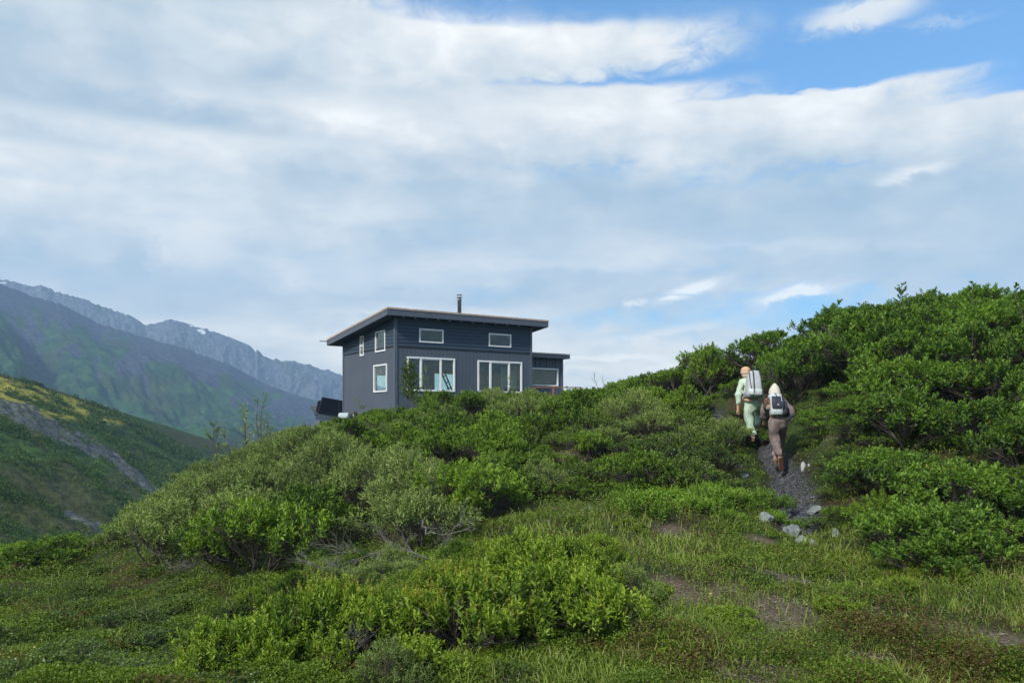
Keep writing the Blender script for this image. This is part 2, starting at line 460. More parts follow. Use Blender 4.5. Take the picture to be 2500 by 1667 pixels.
def f_ground(n, b):
    tc = n.new('ShaderNodeTexCoord'); P = tc.outputs['Object']
    a = n.new('ShaderNodeAttribute', attribute_name='masks'); s = n.new('ShaderNodeSeparateColor', inp={0: a.outputs['Color']})
    nA = n.noise(P, .7, 6, .6); nB = n.noise(P, 5, 6, .65); nC = n.noise(P, 38, 4, .6)
    moss = n.ramp(nB, [(.25, (.016,.024,.008)), (.5, (.035,.055,.012)), (.75, (.07,.085,.025))]).outputs[0]
    brown = n.ramp(nC, [(.3, (.03,.019,.012)), (.7, (.085,.055,.035))]).outputs[0]
    c = n.mix(n.mapr(nA, .46, .6), moss, brown)
    litter = n.ramp(nC, [(.25, (.045,.034,.024)), (.5, (.12,.092,.068)), (.75, (.24,.20,.15))]).outputs[0]
    c = n.mix(n.math('MULTIPLY', s.outputs[1], .9), c, litter)
    soil = n.ramp(nC, [(.3, (.012,.009,.008)), (.7, (.045,.032,.024))]).outputs[0]
    c = n.mix(s.outputs[2], c, soil)
    vo = n.new('ShaderNodeTexVoronoi', inp={'Scale': 42.0}); n.l.new(P, vo.inputs['Vector'])
    gv = n.ramp(n.new('ShaderNodeSeparateColor', inp={0: vo.outputs['Color']}).outputs[0], [(0, (.038,.040,.045)), (.7, (.095,.10,.112)), (1, (.21,.22,.23))]).outputs[0]
    gv = n.mix(n.mapr(vo.outputs['Distance'], .3, .7), gv, (.018, .018, .02))
    c = n.mix(s.outputs[0], c, gv)
    n.l.new(c, b.inputs['Base Color'])
    bump(n, b, n.math('ADD', nC, n.math('MULTIPLY', vo.outputs['Distance'], n.math('MULTIPLY', s.outputs[0], -.6))), .6, .03)
M['ground'] = mat('meadow_soil', rough=.9, spec=.15, fn=f_ground)
V = np.stack([XX, YY, ZZ], -1).reshape(-1, 3)
g = link('ground', mesh_np('ground', V, grid_faces(len(GX), len(GY))[:, ::-1], M['ground'], {'masks': gcol}, True)); setp(g, kind='structure')

# ------------------------------------------------------------------ far slopes
def poly_interp(pts, q):
    p = np.array(pts, float); return np.interp(q, p[:, 0], p[:, 1])
def slope_mesh(name, top, bot, Yt, Yb, px0, px1, ns, nt, disp, masks, material, power=1.0, rough_top=0, back=.6):
    """a mountainside from its crest line down to its foot, with the far side behind the crest"""
    s = np.linspace(px0, px1, ns); t = np.linspace(0, 1, nt)
    S, T = np.meshgrid(s, t, indexing='ij')
    pyt = poly_interp(top, S); pyb = poly_interp(bot, S)
    yt = poly_interp(Yt, S); yb = poly_interp(Yb, S)
    Y = yt + (yb - yt) * T
    ztop = (HZ - pyt)/FPX*yt; zbot = (HZ - pyb)/FPX*yb
    Z = ztop + (zbot - ztop) * T**power
    if rough_top: Z = Z + rough_top * (fbm(S/9, S*0, 5, 3, .6) - .5) * np.exp(-T*40)
    X = (S - CX)/FPX * Y
    X, Y, Z = disp(X, Y, Z, S, T)
    mk = masks(S, T, X, Y, Z)
    nb = 8                                                     # far side
    tb = np.linspace(1, 0, nb, endpoint=False)[:, None] * np.ones(ns)[None, :]
    Yb_ = Y[:, 0][None, :] * (1 + back*tb); Zb_ = Z[:, 0][None, :] - np.abs(Z[:, 0] - Z[:, -1])[None, :] * tb**1.1
    Xb_ = X[:, 0][None, :] + 0*tb
    X = np.c_[Xb_.T, X]; Y = np.c_[Yb_.T, Y]; Z = np.c_[Zb_.T, Z]
    mk = np.concatenate([np.repeat(mk[:, :1], nb, 1), mk], 1)
    V = np.stack([X, Y, Z], -1).reshape(-1, 3)
    o = link(name, mesh_np(name, V, grid_faces(ns, nt + nb), material, {'masks': mk.reshape(-1, 4)}, True)); setp(o, kind='structure')
    return X[:, nb:], Y[:, nb:], Z[:, nb:]

def f_slope(stops, rock0, rock1, sc=1.0, snow=False, heath=(.045,.045,.018)):
    def f(n, b):
        tc = n.new('ShaderNodeTexCoord'); P = n.scaled(tc.outputs['Object'], (sc, sc, sc))
        a = n.new('ShaderNodeAttribute', attribute_name='masks'); s = n.new('ShaderNodeSeparateColor', inp={0: a.outputs['Color']})
        nA = n.noise(P, .12, 7, .62); nB = n.noise(P, .9, 6, .65); nC = n.noise(P, .03, 5, .6)
        v = n.math('ADD', n.math('MULTIPLY', nA, .6), n.math('MULTIPLY', nB, .4))
        veg = n.ramp(v, stops).outputs[0]
        veg = n.mix(n.math('MULTIPLY', s.outputs[2], .85), veg, n.mix(nB, heath, (.085, .085, .03)))
        rk = n.ramp(nB, [(.35, rock0), (.65, rock1)]).outputs[0]
        ed = n.math('ADD', s.outputs[0], n.math('MULTIPLY', n.math('SUBTRACT', nB, .5), 1.1))
        c = n.mix(n.mapr(ed, .42, .62), veg, rk)
        if snow: c = n.mix(n.mapr(s.outputs[1], .5, .6), c, (.8, .84, .88))
        else: c = n.mix(n.mapr(n.math('ADD', s.outputs[1], n.math('MULTIPLY', n.math('SUBTRACT', nB, .5), 1.2)), .35, .75), c, n.mix(nA, (.20,.19,.02), (.50,.43,.06)))  # yellow of the sunlit patch mixed into the base colour
        n.l.new(c, b.inputs['Base Color'])
        bump(n, b, n.math('ADD', nB, n.math('MULTIPLY', nA, 1.5)), .7, .8/sc)
    return f

# near slope across the gully on the left
TOP1 = [(-500,640),(-200,830),(0,913),(89,936),(179,967),(277,1003),(370,1047),(446,1085),(500,1116),(600,1165),(900,1290)]
SCREE = [(0,985,36),(60,1010,40),(130,1045,36),(190,1075,30),(260,1110,25),(330,1160,20),(370,1195,20),(420,1210,14)]
def d1(X, Y, Z, S, T):
    py = HZ - Z*FPX/Y
    a = (S + .9*py)                                          # lines running down to the right
    along = S*.8 - py*1.2
    gul = np.abs(fbm(along/150 + 4, a/600, 3, 41) - .5) * 2
    rel = np.sin(np.pi*np.clip(T, 0, 1))
    Z = Z + rel * (3.5*(gul - .35)) + (1-np.exp(-T*30)) * (1.5*(fbm(X/9, Y/13, 4, 44) - .5)) + .9*(fbm(X/1.6, Y/2.6, 3, 45, .6) - .5)*np.clip(T*8+.35, 0, 1)
    return X, Y, Z
def k1(S, T, X, Y, Z):
    py = HZ - Z*FPX/Y
    sc = np.zeros(S.shape)
    for i in range(len(SCREE)-1):
        a, b = np.array(SCREE[i][:2], float), np.array(SCREE[i+1][:2], float); ab = b - a
        t = np.clip(((S-a[0])*ab[0] + (py-a[1])*ab[1])/(ab@ab), 0, 1); w = SCREE[i][2] + t*(SCREE[i+1][2]-SCREE[i][2])
        d = np.hypot((S-a[0]-t*ab[0]), (py-a[1]-t*ab[1]))/w
        sc = np.maximum(sc, 1 - sstep(d, .35, 1.15))
    sc = sc * (.12 + 1.25*fbm((S+py)/50, (S*.7-py)/9, 5, 51, .6))
    for (a, b, w) in [((165,1252),(240,1285),9),((240,1285),(330,1325),13),((0,1352),(30,1358),9)]:
        a, b = np.array(a, float), np.array(b, float); ab = b - a
        t = np.clip(((S-a[0])*ab[0] + (py-a[1])*ab[1])/(ab@ab), 0, 1)
        sc = np.maximum(sc, 1 - sstep(np.hypot(S-a[0]-t*ab[0], py-a[1]-t*ab[1])/w + .5*(fbm(S/9, py/6, 3, 3)-.5), .6, 1.1))
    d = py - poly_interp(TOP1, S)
    sun_patch = sstep(d, 0, 10)*(1 - sstep(d - np.interp(S, [0, 120, 330], [55, 70, 15]), -12, 22)) * (1 - sstep(S, 230, 390))  # patch of sun below the crest, painted as a yellow-green area
    sun_patch = sun_patch * (.35 + .75*sstep(fbm(S/40, d/9, 4, 61, .6), .36, .56))
    he = .85*sstep(fbm((S+py*.9)/170, (S*.8-py*1.2)/60, 4, 71), .50, .62)
    he = np.maximum(he, (1 - sstep(np.abs((py-1140) - .62*S + 30*fbm(S/80, py/80, 3, 2)) / 42, .5, 1.2)) * sstep(py, 1080, 1180))
    he = np.maximum(he, .9*(1 - sstep(np.abs(py-1240-.2*S)/30, .4, 1.3))*sstep(py, 1150, 1200))
    return np.stack([sc, sun_patch, he, np.ones_like(sc)], -1)
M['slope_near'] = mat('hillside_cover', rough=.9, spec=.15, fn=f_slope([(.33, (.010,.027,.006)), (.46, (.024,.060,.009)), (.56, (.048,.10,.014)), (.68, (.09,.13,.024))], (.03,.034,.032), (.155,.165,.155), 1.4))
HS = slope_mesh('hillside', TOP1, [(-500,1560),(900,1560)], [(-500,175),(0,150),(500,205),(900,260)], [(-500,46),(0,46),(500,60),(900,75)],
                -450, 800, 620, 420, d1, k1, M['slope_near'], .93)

# far front slope, green below and bare above
TOP2 = [(-700,420),(-300,585),(0,692),(76,722),(150,745),(188,765),(250,795),(357,825),(450,850),(560,890),(620,930),(700,957),(759,975),(839,1000),(1000,1040),(1400,1110)]
def ridged(x, y, o, s):
    t = 0; a = 1; nn = 0
    for i in range(o): t = t + a*(1 - np.abs(2*vnoise(x*2**i, y*2**i, s+i) - 1)); nn += a; a *= .5
    return t/nn
def d2(X, Y, Z, S, T):
    g = fbm((S - 260*T)/150, T*3.2, 5, 81, .55) - .5
    Z = Z + 52*g*np.sin(np.pi*np.clip(T*.95+.04, 0, 1))*(.5+T) + 7*(fbm(X/22, Y/22, 5, 83, .6)-.5)*np.clip(T*12, .2, 1)
    return X, Y, Z
def k2(S, T, X, Y, Z):
    w = fbm((S + 120*T)/75, T*5, 5, 91)
    ro = sstep(w - (T - .26)*.95, .38, .62)
    ro = np.maximum(ro, .75*sstep(fbm((S-90*T)/28, T*7, 4, 93), .56, .68)*(1-sstep(T, .35, .8)))
    he = sstep(fbm(S/90, T*6, 4, 97), .5, .66)*.5
    return np.stack([ro, 0*ro, he, np.ones_like(ro)], -1)
M['slope_far'] = mat('far_slope_cover', rough=.95, spec=.1, fn=f_slope([(.34, (.012,.034,.020)), (.47, (.024,.062,.028)), (.58, (.045,.11,.035)), (.70, (.08,.16,.045))], (.030,.038,.058), (.075,.085,.115), .22, heath=(.03,.035,.02)))  # rock tones made bluer, some distance haze put into the colour
slope_mesh('mountain_slope', TOP2, [(-700,1120),(1400,1180)], [(-700,1000),(0,1080),(1400,1300)], [(-700,330),(0,380),(1400,470)], -700, 1400, 560, 260, d2, k2, M['slope_far'], .82, 5)

# rocky main ridge behind it
TOP3 = [(-700,380),(-300,575),(0,683),(14,681),(27,685),(60,697),(107,697),(134,712),(201,730),(268,755),(330,775),(357,795),(366,793),(390,786),(415,779),(440,786),(473,795),(536,813),(589,835),(610,846),(625,858),(629,854),(633,862),(661,878),(690,879),(710,880),(725,886),(759,891),(775,899),(800,903),(839,916),(900,935),(1000,962),(1150,1000),(1600,1080)]
def d3(X, Y, Z, S, T):
    g = ridged((S + 90*T + 40*fbm(S/40, T*4, 3, 5))/38, T*2.4 + S/200, 5, 101) - .55
    Z = Z + (38*g*np.sin(np.pi*np.clip(T*1.2+.02, 0, 1)) + 10*(fbm(S/9, T*9, 4, 103, .6)-.5))*np.clip(T*9, .15, 1)
    return X, Y, Z
def k3(S, T, X, Y, Z):
    ro = .55 + .6*(fbm(S/30, T*6, 4, 111) - .3) - .5*sstep(T, .5, 1)
    py = HZ - Z*FPX/Y
    sn = np.zeros(S.shape)
    for cx, cy, w, h in [(489,807,7,3),(496,812,5,3.5),(468,796,9,1.6),(4,690,14,2)]:
        sn = np.maximum(sn, (np.hypot((S-cx)/w, (py-cy)/h) + .6*(fbm(S/4, py/2, 2, 7)-.5)) < 1)
    return np.stack([ro, sn*1.0, .3+0*ro, np.ones_like(ro)], -1)
M['ridge'] = mat('ridge_rock', rough=.95, spec=.1, fn=f_slope([(.32, (.03,.045,.03)), (.5, (.05,.075,.04)), (.7, (.08,.10,.055))], (.04,.05,.075), (.20,.215,.25), .16, True))  # bluish rock tones carry part of the haze in the colour
slope_mesh('mountain_ridge', TOP3, [(-700,1000),(1600,1120)], [(-700,1500),(0,1600),(1600,1900)], [(-700,1060),(0,1150),(1600,1400)], -700, 1600, 760, 200, d3, k3, M['ridge'], .8, 9, .3)

# ------------------------------------------------------------------ haze of the valley
hz = MB().box(-2050, 2050, -2050, 2900, -75, 520)
hm = bpy.data.materials.new('haze'); hm.use_nodes = True
n = NT(hm.node_tree); n.n.clear()
pv = n.new('ShaderNodeVolumePrincipled'); pv.inputs['Color'].default_value = (.40, .65, 1, 1); pv.inputs['Density'].default_value = .00048
pv.inputs['Anisotropy'].default_value = 0.0
n.l.new(pv.outputs[0], n.new('ShaderNodeOutputMaterial').inputs['Volume'])
hzo = hz.build('haze', hm); setp(hzo, kind='stuff', label='pale blue haze filling the valley air')

# ------------------------------------------------------------------ shrubs
RS = np.random.RandomState(7)
def unit(v): return v / np.maximum(np.linalg.norm(v, axis=-1, keepdims=True), 1e-9)
def leaves_np(base, direc, length, width, fold=.25, bend=.15, rs=RS, simple=False):
    """one pointed leaf per row; returns vertices and quads"""
    n = len(base); d = unit(direc)
    r = unit(rs.normal(size=(n, 3)) + np.array([0, 0, .0]))
    side = unit(np.cross(d, np.where(rs.rand(n, 1) < .8, np.array([[0, 0, 1.]]) + .7*r, r)))
    up = np.cross(side, d)
    L = length[:, None]; Wd = width[:, None]
    tip = base + d*L - up*L*bend
    if simple:
        m = base + d*L*.5
        V = np.stack([base, m - side*Wd*.5 + up*Wd*fold, tip, m + side*Wd*.5 + up*Wd*fold], 1)
        F = np.arange(n)[:, None]*4 + np.array([[0, 1, 2, 3]])
        return V.reshape(-1, 3), F, 4
    m1 = base + d*L*.32; m2 = base + d*L*.68 - up*L*bend*.35
    V = np.stack([base, m1 - side*Wd*.47 + up*Wd*fold, m2 - side*Wd*.4 + up*Wd*fold, tip, m2 + side*Wd*.4 + up*Wd*fold, m1 + side*Wd*.47 + up*Wd*fold], 1)
    F = (np.arange(n)[:, None, None]*6 + np.array([[[0, 1, 2, 3], [0, 3, 4, 5]]])).reshape(-1, 4)
    return V.reshape(-1, 3), F, 6

def tubes_np(P, R, sides=4):
    """P (n,k,3) polylines, R (n,k) radii"""
    n, k, _ = P.shape
    T = unit(np.gradient(P, axis=1))
    A = unit(np.cross(T, np.array([.31, .22, .92]))); B = np.cross(T, A)
    q = np.arange(sides)*2*np.pi/sides
    V = P[:, :, None] + R[:, :, None, None]*(A[:, :, None]*np.cos(q)[None, None, :, None] + B[:, :, None]*np.sin(q)[None, None, :, None])
    i, j, s = np.meshgrid(np.arange(n), np.arange(k-1), np.arange(sides), indexing='ij')
    b = (i*k + j)*sides; s2 = (s+1) % sides
    F = np.stack([b+s, b+s2, b+sides+s2, b+sides+s], -1).reshape(-1, 4)
    return V.reshape(-1, 3), F

def bush_mesh(seed, kind, R=.9, Ht=1.0, nshoot=260, nleaf=14, ll=.05, lw=.02, lobes=8, open_=0.0, catkin=0.0, upright=.6, shoot=.16, simple=False, gap=0.0):
    rs = np.random.RandomState(seed)
    # lobes of the crown
    a = (np.arange(lobes) + rs.rand(lobes)*.8)/lobes*2*np.pi
    rr = np.where(np.arange(lobes) % 3 == 0, .25, .72) * R * (.8 + .35*rs.rand(lobes))
    lc = np.stack([np.cos(a)*rr, np.sin(a)*rr, Ht*(.78 - .42*(rr/R)**1.6)*(.8 + .35*rs.rand(lobes))], -1)
    lr = (.30 + .16*rs.rand(lobes))*R
    k = rs.randint(0, lobes, nshoot)
    v = unit(rs.normal(size=(nshoot, 3)) + np.array([0, 0, .55]))
    v[:, 2] = np.abs(v[:, 2])*.9 - .12
    rad = lr[k]*(.45 + .6*rs.rand(nshoot)**.6)*(1 + .45*(rs.rand(nshoot) < .16)*rs.rand(nshoot))
    tip = lc[k] + v*rad[:, None]*np.array([1, 1, .8*Ht/R if Ht < R else .8])
    tip[:, 2] = np.maximum(tip[:, 2], .05 + .25*open_*Ht)
    if gap:
        keep = rs.rand(nshoot) > gap*(tip[:, 2] < .5*Ht)
        tip, k, v = tip[keep], k[keep], v[keep]
    ns = len(tip)
    out = tip - np.array([0, 0, .15*Ht]); out[:, 2] *= .5
    ax = unit(unit(out)*.55 + np.array([0, 0, upright]) + rs.normal(size=(ns, 3))*.28)
    base = tip - ax*shoot
    # woody part
    t = np.linspace(0, 1, 6)[None, :, None]
    c0 = rs.normal(size=(lobes, 3))*np.array([.10, .10, 0])*R
    mid = c0*.5 + lc*.5 + rs.normal(size=(lobes, 3))*.08*R; mid[:, 2] = lc[:, 2]*.35
    P = (1-t)**2*c0[:, None] + 2*t*(1-t)*mid[:, None] + t**2*lc[:, None]
    P = P + rs.normal(size=P.shape)*.012*R
    Rr = np.linspace(.017, .006, 6)[None, :]*np.ones((lobes, 1))*(R/.9)
    TV, TF = tubes_np(P, Rr, 5)
    u = .35 + .65*rs.rand(ns)
    idx = u*5; i0 = np.minimum(idx.astype(int), 4); fr = (idx - i0)[:, None]
    st = P[k, i0]*(1-fr) + P[k, i0+1]*fr
    mm = (st + base)/2 + rs.normal(size=(ns, 3))*.03*R + np.array([0, 0, -.02])
    Q = np.stack([st, mm, base, tip], 1)
    QV, QF = tubes_np(Q, np.array([[.005, .0035, .0022, .001]])*np.ones((ns, 1)), 3)
    WV = np.r_[TV, QV]; WF = np.r_[TF, QF + len(TV)]
    # leaves along the shoots
    j = np.tile(np.arange(nleaf), ns); s = np.repeat(np.arange(ns), nleaf)
    tt = (j + rs.rand(len(j))*.7)/nleaf
    ang = j*2.4 + np.repeat(rs.rand(ns)*6.28, nleaf)
    A = ax[s]; X = unit(np.cross(A, np.array([.3, .5, .81]))); Yv = np.cross(A, X)
    radial = X*np.cos(ang)[:, None] + Yv*np.sin(ang)[:, None]
    open_a = (1.25 - .75*tt + rs.normal(size=len(tt))*.15)[:, None]
    d = A*np.cos(open_a) + radial*np.sin(open_a) + np.array([0, 0, .12])
    b = base[s] + A*(shoot*tt)[:, None]
    L = ll*(.65 + .5*np.sin(np.pi*np.clip(tt*.9+.15, 0, 1)))*(.8 + .4*rs.rand(len(tt)))
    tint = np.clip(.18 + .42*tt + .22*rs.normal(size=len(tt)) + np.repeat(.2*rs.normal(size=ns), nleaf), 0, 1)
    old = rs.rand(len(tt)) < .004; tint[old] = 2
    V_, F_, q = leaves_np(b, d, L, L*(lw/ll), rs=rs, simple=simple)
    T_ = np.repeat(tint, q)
    if catkin:
        ci = np.where(rs.rand(ns) < catkin)[0]
        nb = 26
        s2 = np.repeat(ci, nb); a2 = rs.rand(len(s2))*6.28; t2 = rs.rand(len(s2))
        Xc, Yc = unit(np.cross(ax[s2], np.array([.3, .5, .81]))), None
        Yc = np.cross(ax[s2], Xc)
        rad2 = Xc*np.cos(a2)[:, None] + Yc*np.sin(a2)[:, None]
        cb = tip[s2] + ax[s2]*(.065*t2)[:, None]
        CV, CF, cq = leaves_np(cb, rad2 + ax[s2]*.8, np.full(len(s2), .014), np.full(len(s2), .008), rs=rs, simple=True)
        F_ = np.r_[F_, CF + len(V_)]; V_ = np.r_[V_, CV]; T_ = np.r_[T_, np.full(len(CV), 2.)]
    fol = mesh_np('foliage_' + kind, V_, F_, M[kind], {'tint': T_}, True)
    wood = mesh_np('stems_' + kind, WV, WF, M['bark'], None, True)
    return fol, wood, Ht

VAR = {
 'willow': [bush_mesh(10+i, 'willow', .85, .95, 340, 12, .060, .026, 9) for i in range(7)],
 'bank':   [bush_mesh(30+i, 'bank', .95, 1.15, 370, 12, .066, .029, 10, .5, gap=.55, upright=.7) for i in range(6)],
 'bankfull': [bush_mesh(90+i, 'bank', .85, .85, 380, 12, .062, .027, 10, 0) for i in range(5)],
 'pale':   [bush_mesh(50+i, 'pale', .85, 1.0, 300, 15, .058, .014, 8, .3, upright=.5, shoot=.2) for i in range(4)],
 'yellow': [bush_mesh(60+i, 'yellow', .55, .55, 250, 12, .046, .018, 8, 0, catkin=.42 if i % 2 else .03, upright=.8, shoot=.12) for i in range(6)],
 'birch':  [bush_mesh(70+i, 'birch', .6, .45, 380, 12, .028, .019, 9, 0, upright=.4, shoot=.12, simple=True) for i in range(4)],
 'herb':   [bush_mesh(80+i, 'herb', .42, .3, 170, 14, .038, .013, 7, 0, upright=1.3, shoot=.15) for i in range(4)],
}
SKY = [(230,1335),(330,1235),(400,1190),(500,1112),(600,1082),(700,1036),(780,1022),(860,998),(960,992),(1020,955),(1100,942),(1180,934),(1300,944),(1400,938),(1480,940),(1500,922),(1560,915),(1590,900),(1640,890),(1700,885),(1728,812),(1830,790),(1900,803),(1960,812),(2010,780),(2040,742),(2150,738),(2250,702),(2330,722),(2380,690),(2450,712),(2500,700),(2700,690)]
def skyrow(px): return poly_interp(SKY, px)

PLANTED = []
ROCKS = [(1936,1297,42,26,'largest rounded grey boulder at the top of the meadow'),(1956,1318,26,15,'smaller boulder just below and right of the largest one'),(1984,1323,15,9,'small grey rock right of the pair of boulders'),
     (2041,1302,20,20,'upright grey rock standing alone right of the boulders'),(1992,1244,36,15,'flat slanted slab at the right edge of the trail mouth'),(1868,1264,32,17,'pale rock at the left edge of the trail mouth'),
     (1789,1130,34,16,'flat pale slab in the grass left of the brown hiker boots'),(1818,1163,20,9,'small flat stone below the pale slab left of the trail'),(1436,1241,26,11,'grey rock half buried under the dwarf birches'),
     (1502,1242,30,11,'flat grey rock right of the half buried one'),(1875,1207,13,9,'small pale stone at the left edge of the trail'),(1780,1040,18,8,'dark rock in the soil behind the hikers'),(1925,1258,18,7,'flat stone across the lower end of the trail')]
ROCKP = np.array([hit(a, b + h*.5)[:2] for a, b, w, h, l in ROCKS])
def rock_d(x, y): return np.min(np.hypot(np.asarray(x)[..., None] - ROCKP[:, 0], (np.asarray(y)[..., None] - ROCKP[:, 1] + .12)*.8), -1)
def plant(kind, x, y, scale=1.0, label='', group=None, name='willow_shrub', cat='shrub', var=None, sz=1.0, rs=random, limit=True, lift=0, jit=6):
    i = rs.randrange(len(VAR[kind])) if var is None else var
    if 12.6 < y < 17.4 and 1800 < CX + FPX*x/y < (2075 if y < 15.2 and kind in ('bank', 'bankfull', 'willow') else 2005 if y < 15.2 else 1945): return None
    if float(rock_d(np.array(x), np.array(y))) < .32*max(scale, .7): return None
    fol, wood, ht = VAR[kind][i]
    z = float(H(x, y)) - .04 + lift
    s = scale; szz = scale*sz
    if limit and y > 2:
        px = CX + FPX*x/y
        ztop = (HZ - (skyrow(px) + rs.uniform(-jit, jit*1.5)))/FPX*y
        mx = (ztop - z)/(ht*1.12)
        if mx < .22: return None
        szz = min(szz, mx); s = min(s, max(mx*1.35, .35))
    o = empty(name, (x, y, z), label, cat, group, rs.uniform(0, 6.28))
    o.scale = (s, s, szz)
    link('foliage', fol, o); link('stems', wood, o)
    PLANTED.append((x, y))
    return o

rnd = random.Random(5)
def pd_points(region, spacing, xr, yr, tries=9000, seed=1, grow=0.0):
    """points at least a spacing apart inside region(px, Y, x)"""
    r = random.Random(seed); pts = []
    for _ in range(tries):
        y = r.uniform(*yr); x = r.uniform(*xr)
        px = CX + FPX*x/y
        if not region(px, y, x): continue
        sp = spacing*(1 + grow*y)
        if all((x-a)**2 + (y-b)**2 > sp*sp for a, b in pts): pts.append((x, y))
    return pts

FRONT = [(150,14.2),(300,11.8),(450,10.8),(600,9.7),(750,9.3),(900,9.4),(1050,10.1),(1150,11.1),(1250,12.3),(1300,13.6)]
HOUSE_KEEP = lambda x, y: not (y > 31.5 and -12 < x < 6)
def reg_main(px, Y, x):
    if px < 200 or px > 1560: return False
    if Y < poly_interp(FRONT, px) + .35 or Y > 29.5: return False
    if px > 1290 and Y < 17.5: return False
    return float(trail_d(np.array(x), np.array(Y))) > (4.2 if Y > 19 else 3)
LBL = lambda kind, px, y: None
pts = pd_points(reg_main, .92, (-13, 5), (9, 30), 14000, 3, .012)
for x, y in pts:
    px = CX + FPX*x/y; gy = HZ - H(x, y)*FPX/y
    nz = float(fbm(x/2.6, y/2.6, 2, 201))
    pale = (px < 560 and rnd.random() < .75) or nz > .63 or (850 < px < 1080 and y < 13.5) or (620 < px < 700 and y > 15 and rnd.random() < .5)
    kind = 'pale' if pale else 'willow'
    if kind == 'pale':
        where = 'on the left shoulder of the knoll' if px < 620 else ('in front of the thicket above the dead branches' if y < 14 else 'among the greener willows below the house')
        lab = 'grey green narrow leaved willow ' + where; grp = 'pale willows ' + where
    else:
        where = ('on the left slope of the knoll' if px < 640 else 'on the crest just below the house windows' if y > 21 and px < 1320 else 'on the crest right of the house deck' if y > 21
                 else 'at the dark lower edge of the thicket' if y < poly_interp(FRONT, px) + 2.2 else 'on the middle slope below the house')
        lab = 'leafy green willow shrub ' + where; grp = 'green willows ' + where
    plant(kind, x, y, rnd.uniform(.85, 1.15) * (.9 if y > 20 else 1), lab, grp, rs=rnd, sz=rnd.uniform(1.0, 1.35) if y > 20 else rnd.uniform(.9, 1.35), jit=9)
print('main shrubs', len(pts))

# willows right of the trail: skyline, dark stemmed back row and the big mass at the right edge
def reg_right(px, Y, x):
    td = float(trail_d(np.array(x), np.array(Y)))
    if td < 3.2: return False
    if Y >= 17.5: return (1800 < px < 2700) and Y < 22 and x > 5.0 and px < 2640
    if Y >= 13.5: return 2080 + (17.5-Y)*22 < px < 2640
    return 2120 + (13.5-Y)*18 < px < 2640 and Y > 8.3
pts = pd_points(reg_right, .82, (3.5, 17), (8.2, 22), 14000, 4, .008)
for x, y in pts:
    px = CX + FPX*x/y
    where = ('on the skyline right of the hikers' if y > 17.5 and px < 2150 else 'on the high skyline at the right' if y > 15 else 'in the middle of the right bank' if y > 11.5 else 'at the foot of the right bank')
    plant('bank' if y > 14 else 'bankfull', x, y, rnd.uniform(.85, 1.2)*(.8 if y < 11 else 1), 'dark green willow shrub with bare lower stems ' + where, 'willows ' + where, rs=rnd, sz=rnd.uniform(.9, 1.2), jit=14)
print('right shrubs', len(pts))
for x, y in pd_points(lambda px, Y, x: 2090 + (10.5-Y)*60 < px < 2620 and 8.0 < Y < 11.2, .5, (3.5, 9), (8, 11.2), 3000, 17):
    plant(rnd.choice(['bankfull', 'birch', 'willow']), x, y, rnd.uniform(.4, .65), 'x', 'willows at the foot of the right bank', rs=rnd, sz=rnd.uniform(.7, 1.1), limit=False)
# crest behind the trail between house deck and skyline willows
pts = pd_points(lambda px, Y, x: 1540 < px < 1740 and float(trail_d(np.array(x), np.array(Y))) > 3.0, .8, (2.5, 7), (20.3, 26), 3000, 8)
for x, y in pts:
    plant('willow', x, y, rnd.uniform(.8, 1.05), 'green willow shrub on the crest left of the hikers', 'green willows on the crest left of the hikers', rs=rnd, sz=rnd.uniform(1.2, 1.6))
print(len(pts))
# low dark dwarf birch between thicket and trail
def reg_birch(px, Y, x):
    return 1270 < px < 1830 and 12.9 < Y < 20.5 and float(trail_d(np.array(x), np.array(Y))) > 1.7 and bare(np.array(x), np.array(Y)) < .4
pts = pd_points(reg_birch, .62, (0, 6), (12.5, 19), 7000, 5)
for x, y in pts:
    if rnd.random() < .5:
        plant('willow' if rnd.random() < .7 else 'pale', x, y, rnd.uniform(.45, .8), 'x', 'low willows left of the trail', rs=rnd, sz=rnd.uniform(.7, 1.2)); continue
    plant('birch', x, y, rnd.uniform(.85, 1.25), 'low dark small leaved birch shrub left of the trail', 'dwarf birches left of the trail', name='dwarf_birch', rs=rnd, sz=rnd.uniform(.8, 1.3))
print('birch', len(pts))
# left line of dark shrubs
pts = pd_points(lambda px, Y, x: -160 < px < 300 and 12.6 + max(0, (px)/300*-1.5) < Y < 17, .8, (-14, -6), (11, 17), 5000, 6)
for x, y in pts:
    px = CX + FPX*x/y
    top = np.interp(px, [-100, 0, 150, 300], [1325, 1318, 1290, 1335])
    ht = ((HZ - top)/FPX*y - float(H(x, y)))
    if ht < .25: continue
    plant('willow', x, y, .85, 'dark green willow shrub in the row above the gully at far left', 'willows in the row at far left', rs=rnd, sz=min(ht/.95/.85/1.1, 1.3), limit=False)
print('left', len(pts))
